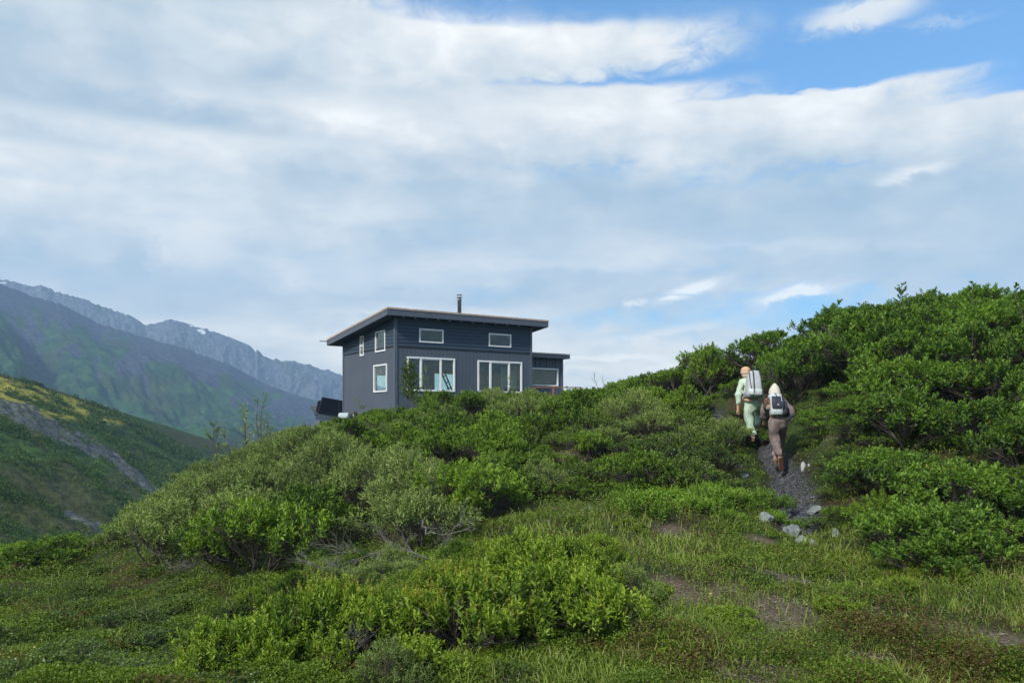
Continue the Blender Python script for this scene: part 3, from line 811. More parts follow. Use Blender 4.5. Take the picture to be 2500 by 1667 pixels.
# yellow green low willows in the foreground
FG = [(640,1610,.85,1),(700,1560,.8,1),(800,1590,.9,1),(760,1650,.9,0),(900,1560,.95,1),(880,1640,1,0),(980,1600,.9,3),(1060,1560,.9,1),(1000,1520,.8,0),(1130,1600,.95,3),(1180,1540,.9,1),(1100,1490,.8,1),
      (1250,1590,.9,0),(1330,1560,.9,0),(1290,1510,.85,3),(1200,1460,.8,0),(1390,1520,.9,4),(1450,1570,.85,0),(1060,1440,.75,0),(1130,1400,.7,0),(1240,1420,.75,4),(1330,1450,.8,0),(1420,1440,.75,4),(1500,1480,.7,0),
      (1560,1530,.65,4),(650,1660,.9,0),(1010,1660,.8,0),(560,1665,.8,2),(1240,1350,.6,0),(1330,1390,.65,4),(1180,1370,.55,0),(1600,1460,.5,4),(1280,1400,.8,2),(1380,1410,.8,0),(1460,1350,.6,0),(1230,1380,.7,3),(1100,1450,.8,3),(1010,1480,.8,1),(860,1530,.9,3),(1520,1440,.7,2),(1350,1340,.5,0),(1570,1590,.6,2),(1480,1400,.6,2)]
for px, py, s, v in FG:
    if rnd.random() < .14: continue
    s *= rnd.uniform(.65, 1.1)
    x, y, z = hit(px, py)
    cat = v in (1, 3, 5)
    lab = ('yellow tipped low willow with catkins in the foreground' if cat else 'bright green low willow in the foreground thicket')
    plant('yellow', x, y, s, lab, 'catkin willows in the foreground' if cat else 'low green willows in the foreground', rs=rnd, var=v, limit=False, sz=rnd.uniform(.6, 1.35), lift=-.03)
for x, y in pd_points(lambda px, Y, x: 580 < px < 1560 and 1380 < HZ - float(H(x, Y))*FPX/Y < 1720, .38, (-3, 3), (4.6, 9.5), 2500, 18):
    if rnd.random() < .55: plant(rnd.choice(['birch', 'pale', 'willow', 'yellow']), x, y, rnd.uniform(.25, .42), 'x', 'small shrubs among the low foreground willows', name='dwarf_shrub', rs=rnd, sz=rnd.uniform(.7, 1.3), limit=False)
# fresh green herb clumps at the foot of the bank, both sides of the trail mouth
HERB = []
for x, y in pd_points(lambda px, Y, x: (1530 < px < 1880 and 10.9 < Y < 12.9 + (1880-px)/500) and float(trail_d(np.array(x), np.array(Y))) > 1.35, .42, (1, 5), (10.5, 14), 4000, 9):
    plant('herb', x, y, rnd.uniform(.8, 1.25), 'fresh light green herb clump left of the trail mouth', 'herb clumps left of the trail mouth', name='herb_clump', cat='herb', rs=rnd, sz=rnd.uniform(.8, 1.3), limit=False)
for px, py, s in [(1812,1098,.45),(1836,1088,.4),(1800,1120,.5),(1822,1125,.4),(1925,1262,.7),(1965,1268,.6),(2000,1262,.6),(1890,1268,.7),(2040,1255,.5),(1945,1285,.5)]:
    x, y, z = hit(px, py)
    plant('herb', x, y, s, 'green herb clump standing across the lower end of the trail', 'herb clumps across the trail end', name='herb_clump', cat='herb', rs=rnd, limit=False)
# low shrubs on the middle of the right bank
for x, y in pd_points(lambda px, Y, x: 2010 < px < 2330 and 11 < Y < 17 and float(trail_d(np.array(x), np.array(Y))) > 2.1, .72, (4, 9), (11, 17), 3000, 12):
    px = CX + FPX*x/y
    if px > 2140 and y < 13: continue
    plant('bank' if rnd.random() < .45 else 'birch', x, y, rnd.uniform(.55, .9), 'low leafy shrub carpeting the bank right of the trail', 'low shrubs on the bank right of the trail', name='low_shrub', rs=rnd, sz=rnd.uniform(.5, .9), limit=False)
# low birch patches lower left
for x, y in pd_points(lambda px, Y, x: px < 520 and Y > 4.6 and (HZ - float(H(x, Y))*FPX/Y) > 1560, .5, (-5, -1), (4.6, 8), 3000, 13):
    plant('birch', x, y, rnd.uniform(.5, .8), 'grey leaved dwarf birch in the lower left corner', 'dwarf birches in the lower left corner', name='dwarf_birch', rs=rnd, sz=rnd.uniform(.5, .8), limit=False)

# scattered low clumps that break up the meadow and the hollow
def low_ok(px, Y, x, lo, hi):
    r = HZ - float(H(x, Y))*FPX/Y
    return lo < r < hi and float(trail_d(np.array(x), np.array(Y))) > 1.6 and bare(np.array(x), np.array(Y)) < .3
for x, y in pd_points(lambda px, Y, x: 1150 < px < 2520 and low_ok(px, Y, x, 1270, 1720) and fbm(x*.8, Y*.8, 2, 77) > .42, .42, (-1, 6), (4.6, 11), 5000, 14):
    k = rnd.choice(['birch', 'birch', 'herb', 'yellow'])
    plant(k, x, y, rnd.uniform(.25, .5), 'x', 'small shrubs dotted over the meadow', name='dwarf_shrub', rs=rnd, sz=rnd.uniform(.4, .9), limit=False)
for x, y in pd_points(lambda px, Y, x: -40 < px < 1000 and low_ok(px, Y, x, 1400, 1720), .75, (-7, 0), (4.6, 13), 4000, 15):
    plant('birch', x, y, rnd.uniform(.5, .9), 'x', 'small shrubs of the grassy hollow', name='dwarf_shrub', rs=rnd, sz=rnd.uniform(.3, .6), limit=False)
# bank right of the trail, behind and beside the hikers
for x, y in pd_points(lambda px, Y, x: 1850 < px < 2180 and 13 < Y < 20.5 and 1.5 < float(trail_d(np.array(x), np.array(Y))) < 6, .5, (4, 9), (13, 20.5), 4000, 16):
    plant(rnd.choice(['birch', 'bankfull', 'herb', 'willow']), x, y, rnd.uniform(.45, .75), 'x', 'low shrubs on the bank right of the trail', name='low_shrub', rs=rnd, sz=rnd.uniform(.6, 1.0), limit=False)
for x, y in pd_points(lambda px, Y, x: 1500 < px < 1830 and 17.8 < Y < 23.5 and 1.8 < float(trail_d(np.array(x), np.array(Y))) < 9, .5, (2, 7), (17.8, 23.5), 3000, 19):
    plant(rnd.choice(['birch', 'birch', 'willow', 'herb']), x, y, rnd.uniform(.5, .8), 'x', 'low shrubs beside the upper trail', name='low_shrub', rs=rnd, sz=rnd.uniform(.5, .9))
for x, y in pd_points(lambda px, Y, x: 1985 < px < 2200 and 10.8 < Y < 15 and float(trail_d(np.array(x), np.array(Y))) > 1.5, .42, (4, 8), (10.8, 15), 3000, 20):
    plant('birch', x, y, rnd.uniform(.5, .8), 'x', 'low shrubs on the bank right of the trail', name='low_shrub', rs=rnd, sz=rnd.uniform(.6, 1.0), limit=False)
# ------------------------------------------------------------------ ground cover, grass, heather, gravel (uncountable)
def scatter(n, seed, ymin=4.3, ymax=30, k=1.3):
    """points inside the field of view, denser nearer the camera"""
    rs = np.random.RandomState(seed)
    t = rs.rand(n); y = (ymin**-k + t*(ymax**-k - ymin**-k))**(-1/k)
    px = rs.uniform(-150, 2650, n)
    return (px-CX)/FPX*y, y, rs
def rows(x, y): return HZ - H(x, y)*FPX/y

def canopy(x, y):
    px = CX + FPX*x/y
    h = .05 + .22*np.clip(fbm(x*1.6, y*1.6, 4, 301) - .38, 0, 1)*2
    h = h * np.where(y > 10.3, 1.5, 1.0)
    return h
# leafy mats
x, y, rs = scatter(520000, 21)
px = CX + FPX*x/y; gz = H(x, y)
td = trail_d(x, y); br = bare(x, y)
dens = .35 + 1.2*sstep(fbm(x*.8, y*.8, 3, 311), .42, .6)
dens = np.where((px < 1150) & (y < 11), 1.1, dens); dens = np.where(y > 10.5, 1.5, dens)
dens = np.where((px > 1700) & (y > 11.5) & (y < 22), 2.4, dens)
dens *= (1 - .84*np.clip(br, 0, 1)) * sstep(td + .25*rs.normal(size=len(x)), 1.1, 1.6)
dens *= sstep(rock_d(x, y), .08, .2)
keep = rs.rand(len(x)) < dens
x, y, gz, px = x[keep], y[keep], gz[keep], px[keep]
n_ = len(x); hc = canopy(x, y)*np.where(trail_d(x, y) < 2.2, .6, 1)
zz = gz + hc*rs.rand(n_)**.6
d = unit(rs.normal(size=(n_, 3))*np.array([1, 1, .5]) + np.array([0, 0, .55]))
L = (.009 + .0016*y)*(.7 + .7*rs.rand(n_))
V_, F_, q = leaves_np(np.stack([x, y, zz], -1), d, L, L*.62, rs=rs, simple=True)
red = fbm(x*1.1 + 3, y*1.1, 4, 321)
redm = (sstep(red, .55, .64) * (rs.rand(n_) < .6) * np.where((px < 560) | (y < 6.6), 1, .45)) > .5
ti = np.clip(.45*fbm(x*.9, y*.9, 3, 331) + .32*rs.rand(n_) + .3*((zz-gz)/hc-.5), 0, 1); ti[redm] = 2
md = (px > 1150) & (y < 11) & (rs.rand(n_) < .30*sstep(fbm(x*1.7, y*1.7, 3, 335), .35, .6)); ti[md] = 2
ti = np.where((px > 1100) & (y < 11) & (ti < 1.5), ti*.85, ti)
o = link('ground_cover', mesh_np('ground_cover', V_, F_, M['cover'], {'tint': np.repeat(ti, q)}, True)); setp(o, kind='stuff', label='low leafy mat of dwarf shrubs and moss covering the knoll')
print('cover', n_)
# grass
x, y, rs = scatter(330000, 22, 4.3, 16, 1.5)
px = CX + FPX*x/y
gp = sstep(fbm(x*1.3+9, y*1.3, 3, 341) + .0, .36, .6)
clump = fbm(x*9, y*9, 2, 343)
dens = gp * sstep(clump, .35, .6)
mead = ((px > 1120 - (y-9)*0) & (y < 12.6)) | ((px > 1080) & (y < 9))
dens = np.where(mead, dens*.36 + .03, dens*.12)
dens = np.where((px > 1380) & (px < 1800) & (y > 8.5) & (y < 12.3), dens + .12, dens)
dens *= (1 - .8*np.clip(bare(x, y), 0, 1)) * sstep(trail_d(x, y), 1.1, 1.6)
dens *= np.where((px > 2150) & (y > 9), .3, 1)
keep = rs.rand(len(x)) < dens
x, y, px = x[keep], y[keep], px[keep]; n_ = len(x)
gz = H(x, y)
hb = (.035 + .09*rs.rand(n_)**2 + .05*fbm(x*1.1, y*1.1, 2, 351))*np.where(y > 8.5, 1.25, 1)
lean = unit(np.stack([rs.normal(size=n_), rs.normal(size=n_), np.zeros(n_)], -1)) * (hb*(.25 + .75*rs.rand(n_)))[:, None]
P0 = np.stack([x, y, gz - .01], -1)
P = np.stack([P0, P0 + lean*.22 + np.array([0, 0, 1])*(hb*.55)[:, None], P0 + lean*.62 + np.array([0, 0, 1])*(hb*.9)[:, None], P0 + lean*1.15 + np.array([0, 0, 1])*(hb*.95)[:, None]], 1)
wd = (.0012 + .00032*y)
an = rs.rand(n_)*np.pi; sd = np.stack([np.cos(an), np.sin(an)*.4, 0*an], -1)
wv = np.array([1, .85, .5, .06])[None, :, None]*wd[:, None, None]*sd[:, None]
V_ = np.stack([P - wv, P + wv], 2).reshape(-1, 3)
F_ = (np.arange(n_)[:, None, None]*8 + np.array([[[0, 1, 3, 2], [2, 3, 5, 4], [4, 5, 7, 6]]])).reshape(-1, 4)
ti = np.clip(.2 + .7*rs.rand(n_) + .35*(fbm(x*.7, y*.7, 3, 361)-.5), 0, 1); ti[rs.rand(n_) < .08] = 2
o = link('grass', mesh_np('grass', V_, F_, M['grass'], {'tint': np.repeat(ti, 8)}, True)); setp(o, kind='stuff', label='thin green and straw coloured grass on the meadow')
print('grass', n_)
# dry twigs, needles and straw lying on the bare patches
x, y, rs = scatter(60000, 23, 4.3, 13, 1.5)
keep = rs.rand(len(x)) < .06 + np.clip(bare(x, y)*1.2, 0, 1); keep &= trail_d(x, y) > 1.2
x, y = x[keep], y[keep]; n_ = len(x)
a = rs.rand(n_)*6.28; L = .03 + .07*rs.rand(n_)
b0 = np.stack([x, y, H(x, y) + .006], -1); dv = np.stack([np.cos(a), np.sin(a), rs.normal(size=n_)*.15], -1)
V_, F_, q = leaves_np(b0, dv, L, .003 + .0006*y + 0*L, rs=rs, simple=True)
M['litter'] = leaf_mat('dry_litter', (.10,.06,.045), (.34,.27,.20), (.16,.15,.14), trans=.1, rough=.8, hue=0)
ti = rs.rand(n_); ti[rs.rand(n_) < .2] = 2
o = link('leaf_litter', mesh_np('leaf_litter', V_, F_, M['litter'], {'tint': np.repeat(ti, q)})); setp(o, kind='stuff', label='dry brown litter on the bare patches of the meadow')
# gravel of the trail
rs = np.random.RandomState(31)
n_ = 5200
i = rs.randint(0, 5, n_); t = rs.rand(n_)
c = TRAIL[i]*(1-t[:, None]) + TRAIL[i+1]*t[:, None]; w = TRAILW[i]
p = c + rs.uniform(-1.05, 1.05, (n_, 1))*w[:, None]*np.array([[1, .1]])
x, y = p[:, 0], p[:, 1]
ic = np.array([(1,0,0),(-1,0,0),(0,1,0),(0,-1,0),(0,0,1),(0,0,-1)], float)*.5
ifc = np.array([(0,2,4),(2,1,4),(1,3,4),(3,0,4),(2,0,5),(1,2,5),(3,1,5),(0,3,5)])
sz = (.010 + .028*rs.rand(n_)**6 + .010*rs.rand(n_))[:, None, None]*np.stack([.8+.8*rs.rand(n_), .8+.8*rs.rand(n_), .4+.4*rs.rand(n_)], -1)[:, None]
rot = rs.rand(n_)*6.28; cr, sr = np.cos(rot), np.sin(rot)
Vv = ic[None]*sz*(1 + .35*rs.normal(size=(n_, 6, 1)))
Vx = Vv[..., 0]*cr[:, None] - Vv[..., 1]*sr[:, None]; Vy = Vv[..., 0]*sr[:, None] + Vv[..., 1]*cr[:, None]
V_ = np.stack([Vx + x[:, None], Vy + y[:, None], Vv[..., 2] + (H(x, y) + .004)[:, None]], -1).reshape(-1, 3)
F_ = (np.arange(n_)[:, None, None]*6 + ifc[None]).reshape(-1, 3)
def f_grav(n, b):
    a = n.new('ShaderNodeAttribute', attribute_name='tint').outputs['Fac']
    n.l.new(n.ramp(a, [(0, (.045,.047,.052)), (.7, (.12,.125,.14)), (.93, (.15,.155,.17)), (1, (.32,.32,.33))]).outputs[0], b.inputs['Base Color'])
M['gravel'] = mat('trail_gravel', rough=.75, spec=.4, fn=f_grav)
o = link('gravel', mesh_np('gravel', V_, F_, M['gravel'], {'tint': np.repeat(rs.rand(n_), 6)})); setp(o, kind='stuff', label='dark grey shale gravel on the trail')

# bushes and boulders as bumps on the slope across the gully
def on_slope(G, n, rs, cond):
    X, Y, Z = G; a, b = X.shape
    u = rs.rand(n)*(a-2); v = rs.rand(n)*(b-2); i = u.astype(int); j = v.astype(int)
    return np.stack([X[i, j], Y[i, j], Z[i, j]], -1), i, j
rs = np.random.RandomState(41)
HX, HY, HZs = HS
C, i, j = on_slope(HS, 110000, rs, None)
pxs = CX + FPX*C[:, 0]/C[:, 1]; pys = HZ - C[:, 2]*FPX/C[:, 1]
Ti = j/420.
mk = k1(np.linspace(-450, 800, 620)[i], Ti, C[:, 0], C[:, 1], C[:, 2])
green = sstep(fbm((pxs+pys)/90, (pxs*.62-pys)/20, 4, 401), .46, .54)*(1-mk[:, 0]*1.6)*(1-mk[:, 2]*.9)*(1-.8*mk[:, 1])
k_ = (rs.rand(len(C)) < green*1.2 + .02) & (pxs > -60) & (pxs < 560)
C = C[k_]; n0 = len(C)
reps = 9
B = np.repeat(C, reps, 0); m = len(B)
size = np.repeat(.22 + .3*rs.rand(n0), reps)*(C[:, 1].repeat(reps)/110)
off = rs.normal(size=(m, 3))*np.array([.5, .5, .3])*size[:, None]; off[:, 2] = np.abs(off[:, 2])*1.2
dd = unit(rs.normal(size=(m, 3)) + np.array([0, -.2, .5]))
V_, F_, q = leaves_np(B + off, dd, size*.55, size*.34, rs=rs, simple=True)
ti = np.clip(np.repeat(.35*rs.rand(n0) + .3*fbm(C[:, 0]/12, C[:, 1]/12, 2, 5), reps) + .3*rs.rand(m), 0, 1)
M['scrub'] = leaf_mat('far_scrub_leaf', (.016,.042,.007), (.078,.15,.018), trans=.2, rough=.6)
o = link('shrubbery', mesh_np('shrubbery', V_, F_, M['scrub'], {'tint': np.repeat(ti, q)}, True)); setp(o, kind='stuff', label='green scrub in bands on the slope across the gully')
print('scrub', n0)

# ------------------------------------------------------------------ cabin
A_H = math.atan2(.55, .835)
HP = Vector((-5.137, 35.0, 0.0))
RH = Matrix.Rotation(A_H, 3, 'Z'); RHi = RH.inverted()
def h_ray(px, py, ax, val):
    """house coordinates of a point of the photograph lying on the plane axis = val of the house"""
    o = RHi @ (-HP); d = RHi @ Vector(((px-CX)/FPX, 1, (HZ-py)/FPX))
    return o + d*((val - o[ax])/d[ax])
def zp(x, y): return 740 + x*.29762, 690 + y*.29762          # from the enlarged crop back to the photograph

def f_lap(n, b):
    tc = n.new('ShaderNodeTexCoord'); P = tc.outputs['Object']
    g = n.noise(n.scaled(P, (1, 1, 12)), 3.0, 6, .6)
    n.l.new(n.ramp(g, [(.3, (.026,.046,.076)), (.7, (.040,.064,.098))]).outputs[0], b.inputs['Base Color'])
    z = n.new('ShaderNodeSeparateXYZ', inp={0: P}).outputs[2]
    w = n.math('FRACT', n.math('DIVIDE', n.math('SUBTRACT', z, 3.17), .155))
    jn = n.mapr(w, .03, .10)                                    # joint line under each board, the shade of the lap painted dark
    n.l.new(n.mix(jn, (.008, .012, .020), b.inputs['Base Color'].links[0].from_socket), b.inputs['Base Color'])
    bump(n, b, n.noise(n.scaled(P, (2, 2, 40)), 6, 5, .6), .12, .004)
def f_panel(n, b):
    tc = n.new('ShaderNodeTexCoord'); P = tc.outputs['Object']
    sp = n.new('ShaderNodeSeparateXYZ', inp={0: P})
    a = n.math('ADD', sp.outputs[0], sp.outputs[1])
    w = n.math('FRACT', n.math('MULTIPLY', a, 5.0))
    gr = n.math('MINIMUM', n.mapr(w, 0, .06), n.mapr(w, .94, 1, 1, 0))
    g = n.noise(n.scaled(P, (18, 18, .8)), 1.2, 6, .65)
    g2 = n.noise(P, .8, 4, .5)
    c = n.ramp(n.math('ADD', n.math('MULTIPLY', g, .65), n.math('MULTIPLY', g2, .35)), [(.3, (.066,.084,.115)), (.7, (.098,.116,.148))]).outputs[0]
    c = n.mix(gr, (.03, .04, .06), c)
    n.l.new(c, b.inputs['Base Color'])
    bump(n, b, n.math('ADD', gr, n.math('MULTIPLY', g, .3)), .5, .006)
M['lap'] = mat('painted_lap_boards', rough=.6, spec=.35, fn=f_lap)
M['panel'] = mat('grooved_panel', rough=.65, spec=.3, fn=f_panel)
M['trim'] = mat('slate_trim', fn=noisy((.075,.092,.125), (.095,.115,.15), 4, .1, .003), rough=.55)
M['rawwood'] = mat('raw_edge_wood', fn=noisy((.30,.22,.165), (.50,.41,.33), 9, .2, .003), rough=.7)
M['roofing'] = mat('roofing', fn=noisy((.05,.05,.055), (.09,.09,.095), 20, .3, .004), rough=.8)
M['white'] = mat('white_vinyl', (.80,.82,.84), .4, .4, fn=noisy((.74,.76,.78), (.83,.84,.85), 3, 0))
M['steel'] = mat('stainless_steel', (.55,.56,.58), .22, .5, 1.0, fn=noisy((.45,.46,.48), (.65,.66,.68), 5, 0))
M['inside'] = mat('inside_wall', fn=noisy((.045,.045,.05), (.06,.06,.065), 3, 0), rough=.9)
M['eave0'] = mat('grey_pipe', fn=noisy((.22,.24,.25), (.3,.32,.33), 5, 0))
M['dark'] = mat('dark_metal', fn=noisy((.012,.012,.014), (.03,.03,.034), 12, .1, .002), rough=.5)
M['darkwood'] = mat('dark_wood', fn=noisy((.03,.025,.02), (.06,.045,.035), 12, .1, .002), rough=.6)
M['curtain'] = mat('pale_curtain', fn=noisy((.35,.37,.38), (.5,.52,.53), 12, .2, .01), rough=.9)
def f_glass(n, b):
    out = n.n['Material Output']
    tr = n.new('ShaderNodeBsdfTransparent', inp={0: (.84, .93, .92, 1)})
    gl = n.new('ShaderNodeBsdfGlossy', inp={0: (.9, .97, .97, 1), 1: .02})
    lw = n.new('ShaderNodeLayerWeight', inp={0: .5})
    fr = n.new('ShaderNodeMath', operation='MULTIPLY_ADD', inp={0: n.math('POWER', lw.outputs['Facing'], 4.5), 1: .8, 2: .045})
    mx = n.new('ShaderNodeMixShader', inp={0: fr.outputs[0]}); n.l.new(tr.outputs[0], mx.inputs[1]); n.l.new(gl.outputs[0], mx.inputs[2])
    n.l.new(mx.outputs[0], out.inputs[0])
M['glass'] = mat('window_glass', fn=f_glass)

house = empty('cabin', HP, 'dark slate blue two level cabin with sloping roof on the crest of the knoll', 'cabin', rz=A_H)
WD, DP = 7.28, 6.09
RT, RSL = 4.765, -.1067                       # roof top at y = -.5 and its fall
def rtop(y): return RT + RSL*(y + .5)
def zsof(y): return rtop(y) - .31
ZB = -1.3; ZL = 3.17                          # wall foot, line between panel and boards

def face_map(which):
    return {'front': lambda a, o, z: (a, -o, z), 'left': lambda a, o, z: (-o, a, z), 'back': lambda a, o, z: (a, DP + o, z), 'right': lambda a, o, z: (WD + o, a, z)}[which]
def wall(which, name, a0, a1, z0, z1, ops, m, th=.14, lap=None, fm=None, parent=None):
    """wall with real openings; z1 may depend on the depth; lap = board height"""
    f = fm or face_map(which); mb = MB()
    As = sorted({a0, a1} | {min(max(v, a0), a1) for o in ops for v in o[:2]})
    zt = z1 if callable(z1) else (lambda a: z1)
    zmax = max(zt(a0), zt(a1))
    Zs = {z0, zmax} | {v for o in ops for v in o[2:4] if z0 < v < zmax}
    rowsz = []
    if lap:
        z = z0
        while z < zmax: Zs.add(round(z, 4)); rowsz.append(z); z += lap
    Zs = sorted(Zs)
    for i in range(len(As)-1):
        for j in range(len(Zs)-1):
            p, q, r, s = As[i], As[i+1], Zs[j], Zs[j+1]
            if any(o[0] <= (p+q)/2 <= o[1] and o[2] <= (r+s)/2 <= o[3] for o in ops): continue
            sp, sq = min(s, zt(p)), min(s, zt(q))
            if sp <= r and sq <= r: continue
            sp, sq = max(sp, r + .001), max(sq, r + .001)
            if lap:
                zr = max(v for v in rowsz if v <= r + 1e-4)
                of = lambda z: .03 - .022*(z - zr)/lap
            else: of = lambda z: 0.0
            mb.poly([f(p, of(r), r), f(q, of(r), r), f(q, of(sq), sq), f(p, of(sp), sp)], [(0, 1, 2, 3)])
            mb.poly([f(p, -th, r), f(q, -th, r), f(q, -th, sq), f(p, -th, sp)], [(3, 2, 1, 0)])
            if lap and abs(r - zr) < 1e-3: mb.poly([f(p, 0, r), f(q, 0, r), f(q, of(r), r), f(p, of(r), r)], [(0, 1, 2, 3)])
    for o in ops:
        c = [(o[0], o[2]), (o[1], o[2]), (o[1], o[3]), (o[0], o[3])]
        if o[3] < z0 or o[2] > zmax: continue
        for k in range(4):
            (p, r), (q, s) = c[k], c[(k+1) % 4]
            mb.poly([f(p, .0, r), f(q, .0, s), f(q, -th, s), f(p, -th, r)], [(0, 1, 2, 3)])
    return mb.build(name, m, parent or house)

def win_rect(which, zx0, zy0a, zx1, zy0b, zyb_a, zyb_b, ax, val):
    """opening from its corners in the enlarged crop: left top, right top, left bottom, right bottom rows"""
    p = [h_ray(*zp(zx0, zy0a), ax, val), h_ray(*zp(zx1, zy0b), ax, val), h_ray(*zp(zx0, zyb_a), ax, val), h_ray(*zp(zx1, zyb_b), ax, val)]
    k = 1 - ax
    aa = sorted([(p[0][k]+p[2][k])/2, (p[1][k]+p[3][k])/2])
    return (aa[0], aa[1], (p[2].z+p[3].z)/2, (p[0].z+p[1].z)/2)

def window(which, op, mull=(), fw=.055, label=None, fm=None, hor=None, parent=None, slider=False):
    f = fm or face_map(which); a0, a1, z0, z1 = op
    def bx(mb, p0, p1, o0, o1, r0, r1):
        vs = [f(a, o, z) for z in (r0, r1) for o in (o0, o1) for a in (p0, p1)]
        mb.poly(vs, [(0,2,3,1),(4,5,7,6),(0,1,5,4),(2,6,7,3),(0,4,6,2),(1,3,7,5)])
    mb = MB()
    bx(mb, a0-.01, a0+fw, -.06, .045, z0-.01, z1+.01); bx(mb, a1-fw, a1+.01, -.06, .045, z0-.01, z1+.01)
    bx(mb, a0+fw, a1-fw, -.06, .043, z1-fw, z1+.01); bx(mb, a0+fw, a1-fw, -.06, .043, z0-.01, z0+fw)
    for m_ in mull: bx(mb, m_-fw*.62, m_+fw*.62, -.055, .04, z0+fw, z1-fw)
    if hor: bx(mb, a0+fw, a1-fw, -.05, .036, hor-.025, hor+.025)
    wo = mb.build('window', M['white'], parent or house, bevel=.006)
    if label: wo['label'] = label
    if slider:
        s0, s1 = (mull[0], mull[1]) if len(mull) > 1 else (a0, a1)
        sb = MB()
        bx(sb, s0+fw*.62, s1-fw*.62, -.05, .02, z1-fw-.04, z1-fw-.002); bx(sb, s0+fw*.62, s0+fw*.62+.03, -.05, .015, z0+fw, z1-fw-.04)
        sb.build('sash', M['white'], wo)
    edges = [a0+fw] + [v for m_ in mull for v in (m_-fw*.62, m_+fw*.62)] + [a1-fw]
    for k in range(0, len(edges), 2):
        g = MB(); bx(g, edges[k], edges[k+1], -.022, -.016, z0+fw, z1-fw); g.build('pane', M['glass'], wo)
    return wo

OPF = {'u1': win_rect('front', 952, 376, 1148, 391, 487, 499, 1, 0), 'u2': win_rect('front', 1522, 415, 1703, 428, 522, 532, 1, 0),
       'b1': win_rect('front', 853, 605, 1243, 627, 885, 895, 1, 0), 'b2': win_rect('front', 1432, 637, 1793, 655, 898, 905, 1, 0)}
OPL = {'n': win_rect('left', 472, 440, 500, 437, 601, 598, 0, 0), 'u': win_rect('left', 597, 403, 677, 393, 572, 558, 0, 0), 'l': win_rect('left', 583, 681, 690, 664, 902, 888, 0, 0)}
# openings of the far side, found by looking through the near windows
def back_rect(zx0, zy0, zx1, zy1):
    p, q = h_ray(*zp(zx0, zy0), 1, DP), h_ray(*zp(zx1, zy1), 1, DP)
    return (p.x, q.x, q.z, p.z)
bk1 = back_rect(596, 752, 700, 890); bk2 = back_rect(1068, 738, 1238, 900)
OB = [bk1, bk2]
fr, lf = list(OPF.values()), list(OPL.values())
wall('front', 'lower_wall', 0, WD, ZB, ZL-.002, fr, M['panel'])
wall('front', 'upper_wall', 0, WD, ZL, zsof(0)+.02, fr, M['lap'], lap=.155)
wall('left', 'lower_wall', .0, DP, ZB, ZL-.002, lf, M['panel'])
wall('left', 'upper_wall', .0, DP, ZL, lambda a: zsof(a)+.02, lf, M['lap'], lap=.155)
wall('back', 'back_wall', 0, WD, ZB, zsof(DP)+.02, OB, M['panel'])
wall('right', 'side_wall', 0, DP, ZB, lambda a: zsof(a)+.02, [], M['panel'])
for c in [(-.035, .09, -.035, .09, 0), (WD-.09, WD+.035, -.035, .09, 0), (-.035, .09, DP-.09, DP+.035, DP)]:
    mb = MB(); mb.box(c[0], c[1], c[2], c[3], ZB, zsof(c[4]) - .015); mb.build('corner_board', M['trim'], house)
mb = MB(); mb.box(.09, WD-.09, -.034, .0, ZL-.035, ZL-.004); mb.build('band_board', M['dark'], house)
mb = MB(); mb.box(-.034, .0, .09, DP-.09, ZL-.035, ZL-.004); mb.build('band_board', M['dark'], house)
mb = MB().box(.15, WD-.15, .15, DP-.15, .22, .32); mb.build('floor_slab', M['inside'], house)
mb = MB().box(.15, WD-.15, 2.2, DP-.15, 2.72, 2.8); mb.build('loft_floor', M['inside'], house)
def mz(zx): return h_ray(*zp(zx, 700), 1, 0).x
window('front', OPF['u1'], label='wide upper transom window left of the chimney')
window('front', OPF['u2'], label='small upper transom window at the right')
window('front', OPF['b1'], (mz(965), mz(1128)), .065, label='three part window behind the young birch', slider=True)
window('front', OPF['b2'], (mz(1535), mz(1688)), .065, label='three part window with pale curtains', slider=True)
window('left', OPL['n'], label='narrow two pane window', fw=.05, hor=h_ray(*zp(486, 518), 0, 0).z)
window('left', OPL['u'], label='upper side window')
window('left', OPL['l'], label='tall side window showing the sky through the room')
window('back', bk1); window('back', bk2)
# roof
X0, X1, Y0, Y1 = -.6, 7.95, -.5, 6.81
def slab(name, m, x0, x1, y0, y1, top, bot, parent=house, rt=rtop):
    mb = MB(); vs = []
    for d in (bot, top):
        for y in (y0, y1):
            for x in (x0, x1): vs.append((x, y, rt(y) - d))
    mb.poly(vs, [(0,2,3,1),(4,5,7,6),(0,1,5,4),(2,6,7,3),(0,4,6,2),(1,3,7,5)]); return mb.build(name, m, parent)
roof = slab('roof', M['roofing'], X0+.02, X1-.02, Y0+.02, Y1-.02, -.012, .06)
def edge_boards(name, m, top, bot, t, o, rt, x0, x1, y0, y1, par):
    mb = MB()
    def seg(xa, xb, ya, yb):
        vs = [(x, y, rt(y)-d) for d in (bot, top) for y in (ya, yb) for x in (xa, xb)]
        mb.poly(vs, [(0,2,3,1),(4,5,7,6),(0,1,5,4),(2,6,7,3),(0,4,6,2),(1,3,7,5)])
    seg(x0-o, x1+o, y0-o, y0+t); seg(x0-o, x1+o, y1-t, y1+o); seg(x0-o, x0+t, y0+t, y1-t); seg(x1-t, x1+o, y0+t, y1-t)
    return mb.build(name, m, par)
edge_boards('edge_strip', M['rawwood'], .0, .075, .04, .022, rtop, X0, X1, Y0, Y1, roof)
edge_boards('fascia', M['trim'], .078, .33, .035, .0, rtop, X0, X1, Y0, Y1, roof)
slab('soffit', M['lap'], X0+.036, X1-.036, Y0+.036, Y1-.036, .29, .31, roof)
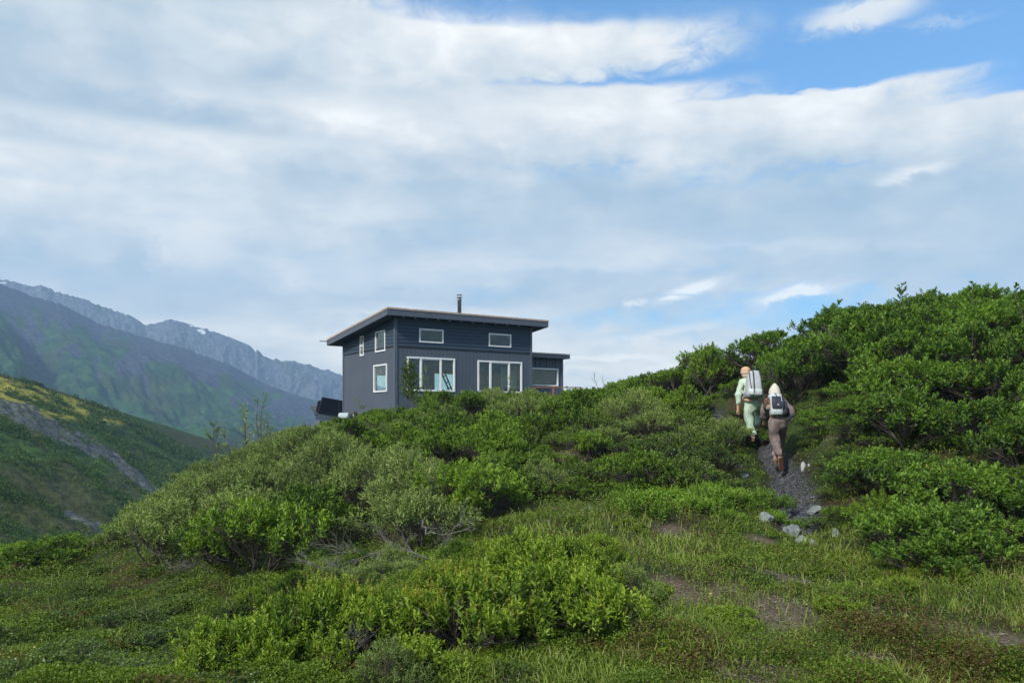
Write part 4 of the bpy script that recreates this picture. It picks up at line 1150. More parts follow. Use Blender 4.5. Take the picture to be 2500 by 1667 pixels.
for k in range(11):
    x = h_ray(*zp(826 + k*94.2, 290 + k*7), 1, -.22).x
    mb = MB().lathe([(.0, -.012), (.035, -.012), (.045, 0), (.045, .01)], (x, -.22, rtop(-.22) - .318), 12); mb.build('soffit_light', M['white'], roof, smooth=True)
mb = MB().tube([(X0-.42, Y1-.1, rtop(Y1)-.12), (X0+.02, Y1-.1, rtop(Y1)-.12)], .028, 10); mb.build('drain_spout', M['eave0'], roof)
# stove pipe
cp = h_ray(1121.8, 760, 1, 3.1)
zt_ = (RHi @ (Vector(PW(1121.8, 718, (RH @ cp + HP).y)) - HP)).z
z0_ = rtop(3.1) - .05
pipe = MB().lathe([(.0, z0_), (.10, z0_), (.10, zt_-.30), (.115, zt_-.29), (.115, zt_-.26), (.10, zt_-.25), (.10, zt_-.2), (0, zt_-.2)], (cp.x, cp.y, 0), 20).build('stove_pipe', M['steel'], house, smooth=True)
MB().lathe([(.0, z0_+.02), (.2, z0_), (.16, z0_+.1), (.105, z0_+.2)], (cp.x, cp.y, 0), 20).build('flashing', M['steel'], pipe, smooth=True)
MB().lathe([(.10, zt_-.17), (.145, zt_-.18), (.145, zt_-.155), (.105, zt_-.15)], (cp.x, cp.y, 0), 20).build('collar', M['steel'], pipe, smooth=True)
cap = MB()
for q in range(4):
    a = q*math.pi/2 + .4; cap.tube([(cp.x+.1*math.cos(a), cp.y+.1*math.sin(a), zt_-.2), (cp.x+.11*math.cos(a), cp.y+.11*math.sin(a), zt_-.04)], .008, 5)
cap.lathe([(.0, zt_-.06), (.15, zt_-.06), (.15, zt_-.035), (.09, zt_), (0, zt_)], (cp.x, cp.y, 0), 20).build('rain_cap', M['steel'], pipe, smooth=False)
# room contents seen through the panes
def hp(px, py, y): return tuple(h_ray(px, py, 1, y))
def z5(x, y): return 960 + x*.10204, 860 + y*.10204
lad = MB()
for a, b in [((1228, 470), (1420, 940)), ((1150, 480), (1350, 950))]:
    lad.tube([hp(*z5(*a), 5.2), hp(*z5(*b), 5.0)], .045, 5)
for t in (.2, .52, .8):
    lad.tube([hp(*z5(1228+192*t, 470+470*t), 5.15), hp(*z5(1150+200*t, 480+470*t), 5.15)], .03, 5)
lad = lad.build('loft_ladder', M['darkwood'], house)
def ibox(zx0, zx1, zya, zyb, y, m, name):
    p, q = h_ray(*zp(zx0, zya), 1, y), h_ray(*zp(zx1, zyb), 1, y)
    return MB().box(p.x, q.x, y, y+.05, q.z, p.z).build(name, m, house)
ibox(1628, 1672, 690, 900, 1.4, M['curtain'], 'curtain'); ibox(1702, 1752, 668, 905, .9, M['curtain'], 'curtain')
pl_ = h_ray(*z5(1050, 700), 1, 5.7)
def f_screen(n, b): n.l.new(n.ramp(n.noise(n.new('ShaderNodeTexCoord').outputs['Object'], 9, 3), [(.4, (.02,.03,.03)), (.6, (.12,.16,.15))]).outputs[0], b.inputs['Base Color'])

# annex at the right end
AY = .6
ax1 = h_ray(*zp(2127, 700), 1, AY).x
fa = lambda a, o, z: (a, AY - o, z)
aw = h_ray(*zp(1890, 700), 1, AY); aw2 = h_ray(*zp(2090, 707), 1, AY); aw3 = h_ray(*zp(1990, 846), 1, AY)
aop = (WD+.05, aw2.x, aw3.z, (aw.z+aw2.z)/2)
azt = h_ray(*zp(2000, 577), 1, AY-.4).z
wall('front', 'annex_wall', WD, ax1, ZB, azt-.22, [aop], M['panel'], fm=fa)
fr_ = lambda a, o, z: (ax1 + o, a, z)
wall('right', 'annex_wall', AY, 5.2, ZB, azt-.22, [], M['panel'], fm=fr_)
window('front', aop, (), .05, label='wide annex window beside the deck', fm=fa)
for zx in (1906, 1948, 1996, 2070):
    x = h_ray(*zp(zx, 660), 1, AY).x; MB().box(x-.012, x+.012, AY-.018, AY, aop[3]+.03, azt-.23).build('batten', M['lap'], house)
MB().box(ax1-.09, ax1+.03, AY-.03, AY+.09, ZB, azt-.24).build('corner_board', M['trim'], house)
ax2 = h_ray(*zp(2189, 583), 1, AY-.4).x
ar = MB().box(WD+.04, ax2-.02, AY-.38, 5.4, azt-.07, azt+.01).build('annex_roof', M['roofing'], house)
art = lambda y: azt
edge_boards('edge_strip', M['rawwood'], .0, .06, .03, .02, art, WD+.06, ax2, AY-.4, 5.42, ar)
edge_boards('fascia', M['trim'], .062, .235, .03, .0, art, WD+.06, ax2, AY-.4, 5.42, ar)
MB().box(WD+.1, ax2-.04, AY-.36, 5.38, azt-.225, azt-.205).build('soffit', M['lap'], ar)
for zx in (1925, 2012):
    x = h_ray(*zp(zx, 632), 1, AY-.2).x; MB().lathe([(0, -.01), (.035, -.01), (.04, .005)], (x, AY-.2, azt-.232), 10).build('soffit_light', M['white'], ar)
MB().box(WD+.1, ax1-.1, 3.4, 3.46, ZB, azt-.23).build('partition', M['inside'], house)

# deck railings of reddish wood
M['cedar'] = mat('red_cedar', fn=noisy((.14,.055,.028), (.26,.115,.055), 14, .2, .003), rough=.6)
def railing(p0, p1, Y, label, posts, slope=0):
    a = Vector(PW(p0, 944.5, Y)); b = Vector(PW(p1, 944.5 + slope, Y))
    r = empty('deck_railing', (a.x, Y, a.z - 1.0), label, 'railing', 'deck railings')
    L = b.x - a.x
    MB().box(0, L, -.07, .07, .955, 1.0).build('top_rail', M['cedar'], r, bevel=.005)
    MB().box(0, L, -.02, .02, .12, .2).build('bottom_rail', M['cedar'], r, bevel=.005)
    for t in posts:
        MB().box(L*t-.05, L*t+.05, -.05, .05, -1.2, 1.04 if t not in (0, 1) else .953).build('post', M['cedar'], r, bevel=.005)
    return r
railing(1300, 1420, 37.6, 'red cedar deck railing in front of the annex window', (0, .42, 1))
railing(1472, 1548, 37.0, 'short red cedar deck railing further right among the shrubs', (0, .5, 1), 1)

# small outbuilding with dark solar panels
SO = Vector(PW(800, 1045, 42)); shed = empty('shed', (SO.x, 42.0, -2.2), 'small shed with pale eave and white framed window left of the cabin', 'shed', rz=0)
M['shedwall'] = mat('shed_wall', fn=noisy((.10,.11,.12), (.16,.17,.18), 9, .2, .004), rough=.7)
M['eave'] = mat('eave_board', fn=noisy((.36,.42,.45), (.46,.52,.55), 6, .1, .003), rough=.6)
def S(px, py, Y): return Vector(PW(px, py, Y)) - shed.location
a, b_ = S(781, 1027, 41.5), S(850, 1033, 44.2)
hl = MB(); bk = Vector((-.9, 2.6, 0))
q = [a, b_, b_ + bk, a + bk]
vs = [(v.x, v.y, -1.5) for v in q] + [tuple(v) for v in q]
hl.poly(vs, [(0,1,5,4),(1,2,6,5),(2,3,7,6),(3,0,4,7),(4,5,6,7),(0,3,2,1)]).build('wall', M['shedwall'], shed)
e = [S(769.5, 1017.5, 41.0), S(848, 1027, 44.0)]
up = Vector((0, 0, .22)); thin = Vector((.1, 1.0, .12)).normalized()*.05
def plank(p, q, up, back, name, m, par):
    vs = [p, q, q+up, p+up, p+back, q+back, q+up+back, p+up+back]
    return MB().poly([tuple(v) for v in vs], [(0,1,2,3),(4,7,6,5),(0,4,5,1),(1,5,6,2),(2,6,7,3),(3,7,4,0)]).build(name, m, par)
e0, e1 = S(770, 1024, 41.0), S(848, 1031, 44.0)
plank(e0 + (e1-e0)*.09, e1, Vector((0, 0, .28)), Vector((-.02, .06, 0)), 'eave_board', M['eave'], shed)
plank(e0, e0 + (e1-e0)*.09 , Vector((0, 0, .16)), Vector((-.02, .06, 0)), 'eave_board', M['eave'], shed)
rf = MB(); r0, r1 = e0 + Vector((0, .06, .2)), e1 + Vector((0, .06, .28)); rb = Vector((-1.1, 3.2, .5))
vs = [r0, r1, r1+rb, r0+rb]; vs = [tuple(v) for v in vs] + [tuple(v + Vector((0, 0, .06))) for v in vs]
rf.poly(vs, [(0,1,5,4),(1,2,6,5),(2,3,7,6),(3,0,4,7),(4,5,6,7),(0,3,2,1)]).build('roof', M['roofing'], shed)
w0, w1 = S(790, 1030.5, 41.75), S(812, 1033, 42.6); w0 += Vector((0, -.08, 0)); w1 += Vector((0, -.08, 0))
dv = (w1-w0); wf = MB()
def bar(p, q, w): wf.tube([p, q], w, 4)
hgt = Vector((0, 0, -.75))
bar(w0, w1, .045); bar(w0, w0+hgt, .045); bar(w1, w1+hgt, .045); bar(w0+hgt, w1+hgt, .045)
wf = wf.build('window', M['white'], shed)
plank(w0+hgt, w1+hgt, -hgt, Vector((0, .02, 0)), 'pane', M['dark'], wf)
def f_pv(n, b):
    P = n.new('ShaderNodeTexCoord').outputs['Object']; n.l.new(n.ramp(n.noise(P, 3, 2), [(.3, (.006,.008,.014)), (.7, (.010,.013,.022))]).outputs[0], b.inputs['Base Color'])
M['pv'] = mat('solar_cells', rough=.6, spec=.12, fn=f_pv)
def panel(p00, p10, p11, p01, label):
    c = [Vector(PW(*p)) for p in (p00, p10, p11, p01)]
    o = c[0].copy(); r = empty('solar_panel', o, label, 'solar panel', 'solar panels on the shed')
    nrm = (c[1]-c[0]).cross(c[3]-c[0]).normalized()*.05
    vs = [tuple(v - o) for v in c] + [tuple(v - o + nrm*-1) for v in c]
    MB().poly(vs, [(0,1,2,3),(4,7,6,5),(0,4,5,1),(1,5,6,2),(2,6,7,3),(3,7,4,0)]).build('cells', M['pv'], r)
    fm_ = MB()
    for i in range(4): fm_.tube([c[i]-o, c[(i+1) % 4]-o], .016, 4)
    fm_.build('frame', M['dark'], r)
    ft = MB(); ft.tube([c[0]-o, c[0]-o+Vector((0, .1, -.25))], .02, 5); ft.tube([c[3]-o, c[3]-o+Vector((0, .5, -1.1))], .02, 5); ft.build('bracket', M['steel'], r)
panel((776, 1009, 41.3), (826, 1015.5, 43.0), (826.5, 976.5, 43.6), (787.5, 969.5, 42.2), 'large black solar panel standing on the shed roof')
panel((827, 1015.6, 43.1), (846, 1018, 43.8), (846, 980, 44.3), (827.5, 976.8, 43.7), 'black solar panel nearest the cabin wall')
panel((771, 1014, 41.9), (779, 1013, 42.4), (787, 978, 43.2), (778, 978, 42.7), 'narrow dark solar panel at the left end of the shed roof')
# tank and reel in front of the cabin's left wall
tb = Vector(PW(840, 1022, 33.6)); tank = empty('water_tank', (tb.x, tb.y, tb.z - .3), 'small white ribbed tank with dark lower half beside the shed', 'tank')
V_ = MB(); V_.lathe([(0, -.22), (.13, -.22), (.17, -.19)] + [(.17 + (.012 if i % 2 else 0), -.18 + i*.04) for i in range(10)] + [(.17, .19), (.13, .22), (0, .22)], (0, 0, .38), 20, 'x').build('tank_body', M['eave'], tank, smooth=True)
MB().box(-.24, .24, -.2, .2, -.2, .34).build('cradle', M['dark'], tank, bevel=.02)
wb = Vector(PW(863, 1013, 33.2)); reel = empty('hose_reel', (wb.x, wb.y, wb.z - .18), 'black round hose reel against the cabin wall', 'reel')
MB().lathe([(.05, -.05), (.15, -.05), (.17, -.03), (.17, .03), (.15, .05), (.05, .05), (.05, -.05)], (0, 0, .18), 24, 'y').build('drum', M['dark'], reel, smooth=True)
MB().lathe([(0, -.06), (.045, -.06), (.045, .06), (0, .06)], (0, 0, .18), 12, 'y').build('hub', M['steel'], reel)
MB().box(-.1, .1, -.06, .06, -.35, .02).build('stand', M['dark'], reel, bevel=.01)

# ------------------------------------------------------------------ hikers
def fabric(c0, c1, wr=.5, sc=9):
    def f(n, b):
        P = n.new('ShaderNodeTexCoord').outputs['Object']
        a = n.noise(n.scaled(P, (1, 1, .45)), sc, 4, .55, .6); w = n.noise(P, 320, 2, .5)
        n.l.new(n.ramp(a, [(.3, c0), (.7, c1)]).outputs[0], b.inputs['Base Color'])
        bump(n, b, n.math('ADD', a, n.math('MULTIPLY', w, .02)), wr, .05)
    return f
M['mint'] = mat('mint_fabric', rough=.8, spec=.2, fn=fabric((.42,.55,.42), (.55,.67,.53)))
M['mauve'] = mat('mauve_fabric', rough=.8, spec=.2, fn=fabric((.15,.115,.11), (.27,.21,.195)))
M['mauvej'] = mat('mauve_jacket_fabric', rough=.8, spec=.2, fn=fabric((.12,.10,.105), (.20,.17,.17)))
M['skin'] = mat('skin', rough=.55, spec=.35, fn=noisy((.55,.29,.19), (.66,.37,.26), 14, .05, .002))
M['cream'] = mat('cream_knit', rough=.9, spec=.1, fn=noisy((.52,.49,.42), (.66,.63,.55), 60, .4, .004))
M['peach'] = mat('peach_cap', rough=.85, spec=.1, fn=noisy((.50,.29,.18), (.64,.42,.29), 12, .3, .004))
M['hairm'] = mat('sandy_hair', rough=.8, fn=noisy((.42,.26,.16), (.60,.43,.30), 30, .4, .004))
M['packgrey'] = mat('pale_grey_pack_fabric', rough=.65, spec=.3, fn=fabric((.33,.36,.38), (.50,.53,.55), .35, 7))
M['packwhite'] = mat('white_pack_fabric', rough=.65, spec=.3, fn=fabric((.42,.47,.48), (.58,.63,.64), .35, 9))
M['strap'] = mat('black_webbing', rough=.7, fn=noisy((.012,.013,.018), (.03,.032,.04), 30, .2, .002))
M['mesh'] = mat('navy_mesh_fabric', rough=.7, fn=noisy((.014,.018,.032), (.045,.05,.07), 18, .4, .006))
M['boot'] = mat('tan_boot_leather', rough=.7, fn=noisy((.22,.15,.10), (.38,.28,.20), 25, .2, .003))
M['sole'] = mat('orange_boot_sole', rough=.7, fn=noisy((.08,.032,.018), (.24,.11,.06), 60, .6, .01))
M['bag'] = mat('brown_patterned_bag', rough=.85, fn=noisy((.02,.014,.01), (.20,.10,.05), 22, .5, .01, 2))
M['bluecase'] = mat('blue_case', (.03,.12,.45), .4, fn=noisy((.02,.09,.38), (.04,.16,.52), 9, 0))

FOLD = bpy.data.textures.new('folds', 'CLOUDS'); FOLD.noise_scale = .14; FOLD.noise_depth = 2
def skin_obj(name, nodes, edges, m, parent, org, sub=2):
    """nodes {key: (world point, radius)}; the first key is the root of the skin"""
    keys = list(nodes); me = bpy.data.meshes.new(name)
    me.from_pydata([tuple(Vector(nodes[k][0]) - Vector(org)) for k in keys], [(keys.index(a), keys.index(b)) for a, b in edges], [])
    o = link(name, me, parent)
    o.modifiers.new('skin', 'SKIN').use_smooth_shade = True
    for i, k in enumerate(keys):
        r = nodes[k][1]; sv = me.skin_vertices[0].data[i]
        sv.radius = r if hasattr(r, '__len__') else (r, r); sv.use_root = (i == 0)
    s = o.modifiers.new('sub', 'SUBSURF'); s.levels = sub; s.render_levels = sub
    if name in ('jacket', 'trousers'):
        d = o.modifiers.new('folds', 'DISPLACE'); d.texture = FOLD; d.strength = .075; d.mid_level = .5; d.texture_coords = 'LOCAL'
    me.materials.append(m)
    return o

def fingers(nodes, edges, wrist, hand_dir, side, curl, s=1.0, pre='r'):
    """palm, four unequal bent fingers and a thumb leaving the side of the palm"""
    w = Vector(nodes[wrist][0]); d = Vector(hand_dir).normalized(); sd = Vector(side).normalized(); c = Vector(curl).normalized()
    nodes[pre+'palm0'] = (w + d*.03*s, .024*s); nodes[pre+'palm'] = (w + d*.075*s, .024*s)
    edges += [(wrist, pre+'palm0'), (pre+'palm0', pre+'palm')]
    for i, (off, ln) in enumerate([(.030, .068), (.011, .078), (-.009, .072), (-.027, .056)]):
        b = w + d*.088*s + sd*off*s; k0, k1, k2 = [f'{pre}f{i}{j}' for j in range(3)]
        nodes[k0] = (b, .0095*s); nodes[k1] = (b + d*ln*.5*s + c*.012*s, .0088*s); nodes[k2] = (b + d*ln*.75*s + c*.038*s, .0078*s)
        edges += [(pre+'palm', k0), (k0, k1), (k1, k2)]
    nodes[pre+'t0'] = (w + d*.045*s + sd*.035*s, .012*s); nodes[pre+'t1'] = (w + d*.075*s + sd*.055*s + c*.02*s, .0095*s)
    edges += [(pre+'palm0', pre+'t0'), (pre+'t0', pre+'t1')]

def head_mesh(parent, org, c, R, m, lean):
    """head with nose, brow, ears and chin, joined to nothing but sunk into the neck"""
    bm = bmesh.new(); bmesh.ops.create_uvsphere(bm, u_segments=24, v_segments=18, radius=1)
    for v in bm.verts:
        x, y, z = v.co
        f = 1 - .22*max(0, -z)*(1 if y > 0 else .6)
        v.co = Vector((x*.80*f, y*.98*f + (.10 if z < -.2 and y > 0 else 0), z*1.18))
        if abs(x) < .18 and y > .7 and -.35 < z < .12: v.co.y += .16*(1-abs(x)/.18)
        if abs(x) > .1 and abs(x) < .5 and y > .6 and 0 < z < .22: v.co.y -= .07
    for sx in (-1, 1):
        ret = bmesh.ops.create_uvsphere(bm, u_segments=10, v_segments=8, radius=.17)
        for v in ret['verts']: v.co = Vector((v.co.x*.35 + sx*.80, v.co.y*.75 - .05, v.co.z*1.2 - .05))
    me = bpy.data.meshes.new('head'); bm.to_mesh(me); bm.free()
    rot = Matrix.Rotation(lean, 3, 'X')
    for v in me.vertices: v.co = rot @ (v.co * R) + Vector(c) - Vector(org)
    me.polygons.foreach_set('use_smooth', [True]*len(me.polygons)); me.materials.append(m)
    return me

def hull_shape(prof, n=20, pw=3.0):
    """stacked superellipse rings: (z, cx, cy, rx, ry)"""
    mb = MB(); b = 0
    for z, cx, cy, rx, ry in prof:
        for k in range(n):
            a = 2*math.pi*k/n; ca, sa = math.cos(a), math.sin(a)
            e = 2/pw
            mb.v.append((cx + rx*math.copysign(abs(ca)**e, ca), cy + ry*math.copysign(abs(sa)**e, sa), z))
    for i in range(len(prof)-1):
        for k in range(n):
            k2 = (k+1) % n; mb.f.append((i*n+k, i*n+k2, (i+1)*n+k2, (i+1)*n+k))
    mb.f.append(tuple(reversed(range(n)))); mb.f.append(tuple((len(prof)-1)*n + k for k in range(n)))
    return mb

def boot(parent, org, heel, toe, up, nm='boot'):
    """boot from heel to toe, up = direction of the shaft; sole is a sub-part"""
    heel, toe = Vector(heel), Vector(toe); d = (toe-heel).normalized(); up = Vector(up); up = (up - d*up.dot(d)).normalized(); sd = d.cross(up); L = (toe-heel).length
    R = Matrix((sd, d, up)).transposed()
    def put(mb):
        mb.v = [tuple(R @ Vector(v) + heel - Vector(org)) for v in mb.v]; return mb
    b = MB(); n = 14; P = [(0, .0, .034, .045), (.0, .0, .036, .05)]
    rings = [(-.01, .028, .10), (.03, .038, .12), (.35, .036, .09), (.6, .043, .065), (.85, .044, .05), (1.0, .03, .035)]
    for t, w, h in rings:
        for k in range(n):
            a = 2*math.pi*k/n; b.v.append((w*math.cos(a), t*L, .012 + h*.5 + h*.5*math.sin(a)))
    for i in range(len(rings)-1):
        for k in range(n): k2 = (k+1) % n; b.f.append((i*n+k, i*n+k2, (i+1)*n+k2, (i+1)*n+k))
    b.f += [tuple(range(n)), tuple((len(rings)-1)*n+k for k in reversed(range(n)))]
    bo = put(b).build(nm, M['boot'], parent, smooth=True)
    s = MB(); pts = [(-.035, .0), (-.04, .06*L/.24), (-.036, .45*L), (-.048, .7*L), (-.045, .9*L), (-.02, 1.04*L), (.02, 1.04*L), (.045, .9*L), (.048, .7*L), (.036, .45*L), (.04, .06*L/.24), (.035, 0), (.02, -.02), (-.02, -.02)]
    m_ = len(pts); s.v = [(x, y, -.012) for x, y in pts] + [(x, y, .018) for x, y in pts]
    s.f = [tuple(range(m_)), tuple(range(2*m_-1, m_-1, -1))] + [(i, (i+1) % m_, m_+(i+1) % m_, m_+i) for i in range(m_)]
    put(s).build('sole', M['sole'], bo, bevel=.004)
    return bo

# --- right hiker, brown and mauve, 15 m away
def Q2(x, y, d=0.): return Vector(PW(1740 + x*.2551, 850 + y*.2551, 15.0 + d))
o2 = Q2(620, 1110, .05)
p2 = empty('person', o2, 'hiker in brown clothes and cream hood stepping up the gravel trail, lower of the two', 'person', 'hikers on the trail')
N = {'pel': (Q2(614, 700, .0), .12), 'waist': (Q2(606, 645, .04), .11), 'chest': (Q2(598, 560, .12), .13), 'neck0': (Q2(592, 490, .2), .08), 'neck': (Q2(590, 462, .23), .052), 'head': (Q2(589, 425, .26), .07),
     'shl': (Q2(528, 512, .18), .055), 'ell': (Q2(482, 612, .08), .042), 'wrl': (Q2(490, 685, .24), .028), 'shr': (Q2(668, 508, .18), .055), 'elr': (Q2(757, 600, -.02), .042), 'wrr': (Q2(762, 668, .03), .027),
     'hl': (Q2(575, 725, .0), .085), 'kl': (Q2(598, 885, .06), .058), 'al': (Q2(646, 1030, -.06), .04), 'hr': (Q2(655, 725, .03), .085), 'kr': (Q2(655, 860, .34), .058), 'ar': (Q2(600, 1040, .26), .04)}
E = [('pel','waist'),('waist','chest'),('chest','neck0'),('neck0','neck'),('neck','head'),('neck0','shl'),('shl','ell'),('ell','wrl'),('neck0','shr'),('shr','elr'),('elr','wrr'),('pel','hl'),('hl','kl'),('kl','al'),('pel','hr'),('hr','kr'),('kr','ar')]
fingers(N, E, 'wrr', (-.6, .15, -.75), (-.5, .6, .3), (-.4, -.5, .5), 1.0, 'r')
fingers(N, E, 'wrl', (.1, .4, -.9), (.8, .3, 0), (.5, .3, .3), 1.0, 'l')
skin_obj('body', N, E, M['skin'], p2, o2)
link('face', head_mesh(p2, o2, Q2(589, 418, .27), .098, M['skin'], -.35), p2)
T = {'pel': (Q2(614, 690, .0), .165), 'w': (Q2(608, 650, .03), .145), 'gl': (Q2(578, 722, -.02), .135), 'gr': (Q2(650, 722, .0), .135),
     'tl': (Q2(585, 800, .02), .105), 'kl': (Q2(600, 885, .06), .085), 'cl': (Q2(618, 960, .01), .088), 'el': (Q2(640, 1035, -.07), .078),
     'tr': (Q2(662, 795, .18), .108), 'kr': (Q2(655, 865, .33), .088), 'cr': (Q2(622, 960, .30), .085), 'er': (Q2(600, 1050, .24), .08)}
skin_obj('trousers', T, [('pel','w'),('pel','gl'),('gl','tl'),('tl','kl'),('kl','cl'),('cl','el'),('pel','gr'),('gr','tr'),('tr','kr'),('kr','cr'),('cr','er')], M['mauve'], p2, o2)
J = {'c': (Q2(600, 570, .11), .165), 'w': (Q2(606, 645, .03), .148), 'u': (Q2(594, 505, .18), .125), 'n': (Q2(591, 470, .22), .075),
     'sl': (Q2(530, 512, .17), .088), 'ul': (Q2(500, 560, .12), .072), 'el': (Q2(480, 615, .07), .066), 'wl': (Q2(488, 676, .2), .048),
     'sr': (Q2(668, 508, .17), .088), 'ur': (Q2(712, 552, .08), .072), 'er': (Q2(758, 602, -.03), .062), 'wr': (Q2(761, 652, .02), .043)}
skin_obj('jacket', J, [('c','w'),('c','u'),('u','n'),('u','sl'),('sl','ul'),('ul','el'),('el','wl'),('u','sr'),('sr','ur'),('ur','er'),('er','wr')], M['mauvej'], p2, o2)
c = Q2(589, 410, .25) - o2
hd = hull_shape([(-.16, 0, .01, .10, .11), (-.11, 0, 0, .112, .125), (-.03, 0, 0, .108, .128), (.04, .0, -.01, .09, .115), (.085, -.002, -.03, .062, .085), (.118, -.006, -.055, .03, .045), (.135, -.008, -.07, .008, .012)], 20, 2.1)
hd.v = [tuple(Matrix.Rotation(-.28, 3, 'X') @ Vector(v) + c) for v in hd.v]
hd.build('hood', M['cream'], p2, smooth=True)
boot(p2, o2, Q2(653, 1052, -.12), Q2(658, 1168, .02), (0, .6, .25))
boot(p2, o2, Q2(598, 1094, .15), Q2(596, 1082, .39), (0, 0, 1))
# daypack
bo = Q2(612, 548, -.10); pk = empty('backpack', bo, 'small white and navy daypack on the back of the lower hiker', 'backpack', 'backpacks')
lean = Matrix.Rotation(-.22, 3, 'X')
def tilt(mb, k=lean): mb.v = [tuple(k @ Vector(v)) for v in mb.v]; return mb
tilt(hull_shape([(-.19, -.02, .0, .10, .085), (-.185, -.02, 0, .112, .10), (-.10, -.015, 0, .115, .105), (.05, -.02, 0, .11, .10), (.14, -.025, 0, .108, .09), (.20, -.025, .02, .112, .075), (.225, -.025, .03, .09, .055)], 28, 4)).build('pack_body', M['packwhite'], pk, smooth=True)
tilt(hull_shape([(-.085, -.005, -.085, .088, .035), (-.07, -.002, -.092, .112, .042), (.05, -.002, -.09, .114, .04), (.150, -.006, -.08, .106, .03), (.16, -.01, -.07, .09, .012)], 24, 4)).build('front_pocket', M['mesh'], pk, smooth=True)
tilt(hull_shape([(-.19, .125, .0, .03, .07), (-.15, .135, 0, .055, .09), (.03, .13, 0, .05, .085), (.13, .115, 0, .02, .05)], 20, 3)).build('side_pocket', M['mesh'], pk, smooth=True)
s = MB(); s.tube([(-.02, -.13, -.06), (-.022, -.125, .06), (-.024, -.10, .18), (-.024, -.02, .235)], .008, 5); tilt(s).build('strap', M['strap'], pk)
s = MB(); s.tube([(-.10, -.07, .16), (-.09, -.1, .05), (-.095, -.1, -.08), (-.08, -.08, -.16)], .007, 5); tilt(s).build('strap', M['strap'], pk)
s = MB(); s.tube([(.055, -.11, .2), (.06, -.125, .05), (.062, -.12, -.09)], .006, 5); tilt(s).build('cord', M['packwhite'], pk)
s = MB().poly([(-.035, -.142, -.022), (.0, -.142, -.022), (.0, -.142, -.014), (-.010, -.142, .0), (-.018, -.142, -.008), (-.025, -.142, .004), (-.035, -.142, -.012)] + [(-.035, -.130, -.022), (.0, -.130, -.022), (.0, -.130, -.014), (-.010, -.130, .0), (-.018, -.130, -.008), (-.025, -.130, .004), (-.035, -.130, -.012)], [tuple(range(7)), tuple(range(13, 6, -1))] + [(i, (i+1) % 7, 7+(i+1) % 7, 7+i) for i in range(7)])
tilt(s).build('emblem', M['packwhite'], pk)
for sx in (-1, 1):
    s = MB(); s.tube([(sx*.06-.02, .03, .2), (sx*.085-.02, .14, .22), (sx*.10-.02, .27, .12), (sx*.13-.02, .2, -.06), (sx*.13-.02, .06, -.15)], .014, 6); s.build('shoulder_strap', M['strap'], pk)
bg = Q2(520, 530, -.06); b = empty('sling_bag', bg, 'brown patterned sling bag hanging at the left side of the lower hiker', 'bag')
tilt(hull_shape([(-.11, 0, 0, .03, .03), (-.09, 0, 0, .055, .05), (.0, -.005, 0, .066, .06), (.08, 0, 0, .06, .055), (.115, .01, 0, .03, .03)], 18, 2.6), Matrix.Rotation(.25, 3, 'Y')).build('bag_body', M['bag'], b, smooth=True)
hull_shape([(-.12, 0, -.05, .02, .012), (-.09, 0, -.06, .045, .02), (-.03, .02, -.06, .04, .02), (-.015, .02, -.05, .02, .012)], 14, 2.6).build('flap', M['boot'], b, smooth=True)
s = MB(); s.tube([(.03, .0, .1), (.08, .08, .17), (.16, .2, .16), (.2, .3, .05)], .01, 5); s.build('strap', M['strap'], b)
ph = Q2(740, 662, -.03); p_ = MB().box(-.014, .014, -.006, .006, -.055, .055); p_.v = [tuple(Matrix.Rotation(.2, 3, 'Y') @ Vector(v)) for v in p_.v]
p_ = p_.build('phone', M['bluecase'], None, ph, bevel=.004); setp(p_, 'slim bright blue phone held in the right hand of the lower hiker', 'phone')

# --- left hiker, mint green, 17.5 m away
def Q1(x, y, d=0.): return Vector(PW(1740 + x*.2551, 850 + y*.2551, 17.5 + d))
o1 = Q1(385, 880, .05)
p1 = empty('person', o1, 'hiker in mint green jacket and trousers with peach cap, higher of the two', 'person', 'hikers on the trail')
N = {'pel': (Q1(372, 520, .0), .125), 'waist': (Q1(372, 475, .02), .12), 'chest': (Q1(362, 385, .07), .14), 'neck0': (Q1(340, 305, .12), .09), 'neck': (Q1(324, 277, .14), .057), 'head': (Q1(317, 240, .15), .075),
     'shl': (Q1(272, 318, .08), .06), 'ell': (Q1(246, 455, .02), .045), 'wrl': (Q1(241, 572, .08), .03), 'shr': (Q1(432, 318, .1), .06), 'elr': (Q1(468, 455, .12), .045), 'wrr': (Q1(452, 560, .28), .03),
     'hl': (Q1(335, 550, .0), .09), 'kl': (Q1(350, 700, .04), .06), 'al': (Q1(388, 870, -.02), .042), 'hr': (Q1(425, 545, .05), .09), 'kr': (Q1(438, 610, .42), .06), 'ar': (Q1(428, 760, .42), .042)}
E = [('pel','waist'),('waist','chest'),('chest','neck0'),('neck0','neck'),('neck','head'),('neck0','shl'),('shl','ell'),('ell','wrl'),('neck0','shr'),('shr','elr'),('elr','wrr'),('pel','hl'),('hl','kl'),('kl','al'),('pel','hr'),('hr','kr'),('kr','ar')]
fingers(N, E, 'wrl', (.0, .1, -1), (.9, .3, 0), (.5, .5, 0), 1.05, 'l'); fingers(N, E, 'wrr', (.0, .3, -1), (-.9, .3, 0), (-.5, .5, 0), 1.05, 'r')
skin_obj('body', N, E, M['skin'], p1, o1)
link('face', head_mesh(p1, o1, Q1(315, 232, .16), .103, M['skin'], -.2), p1)
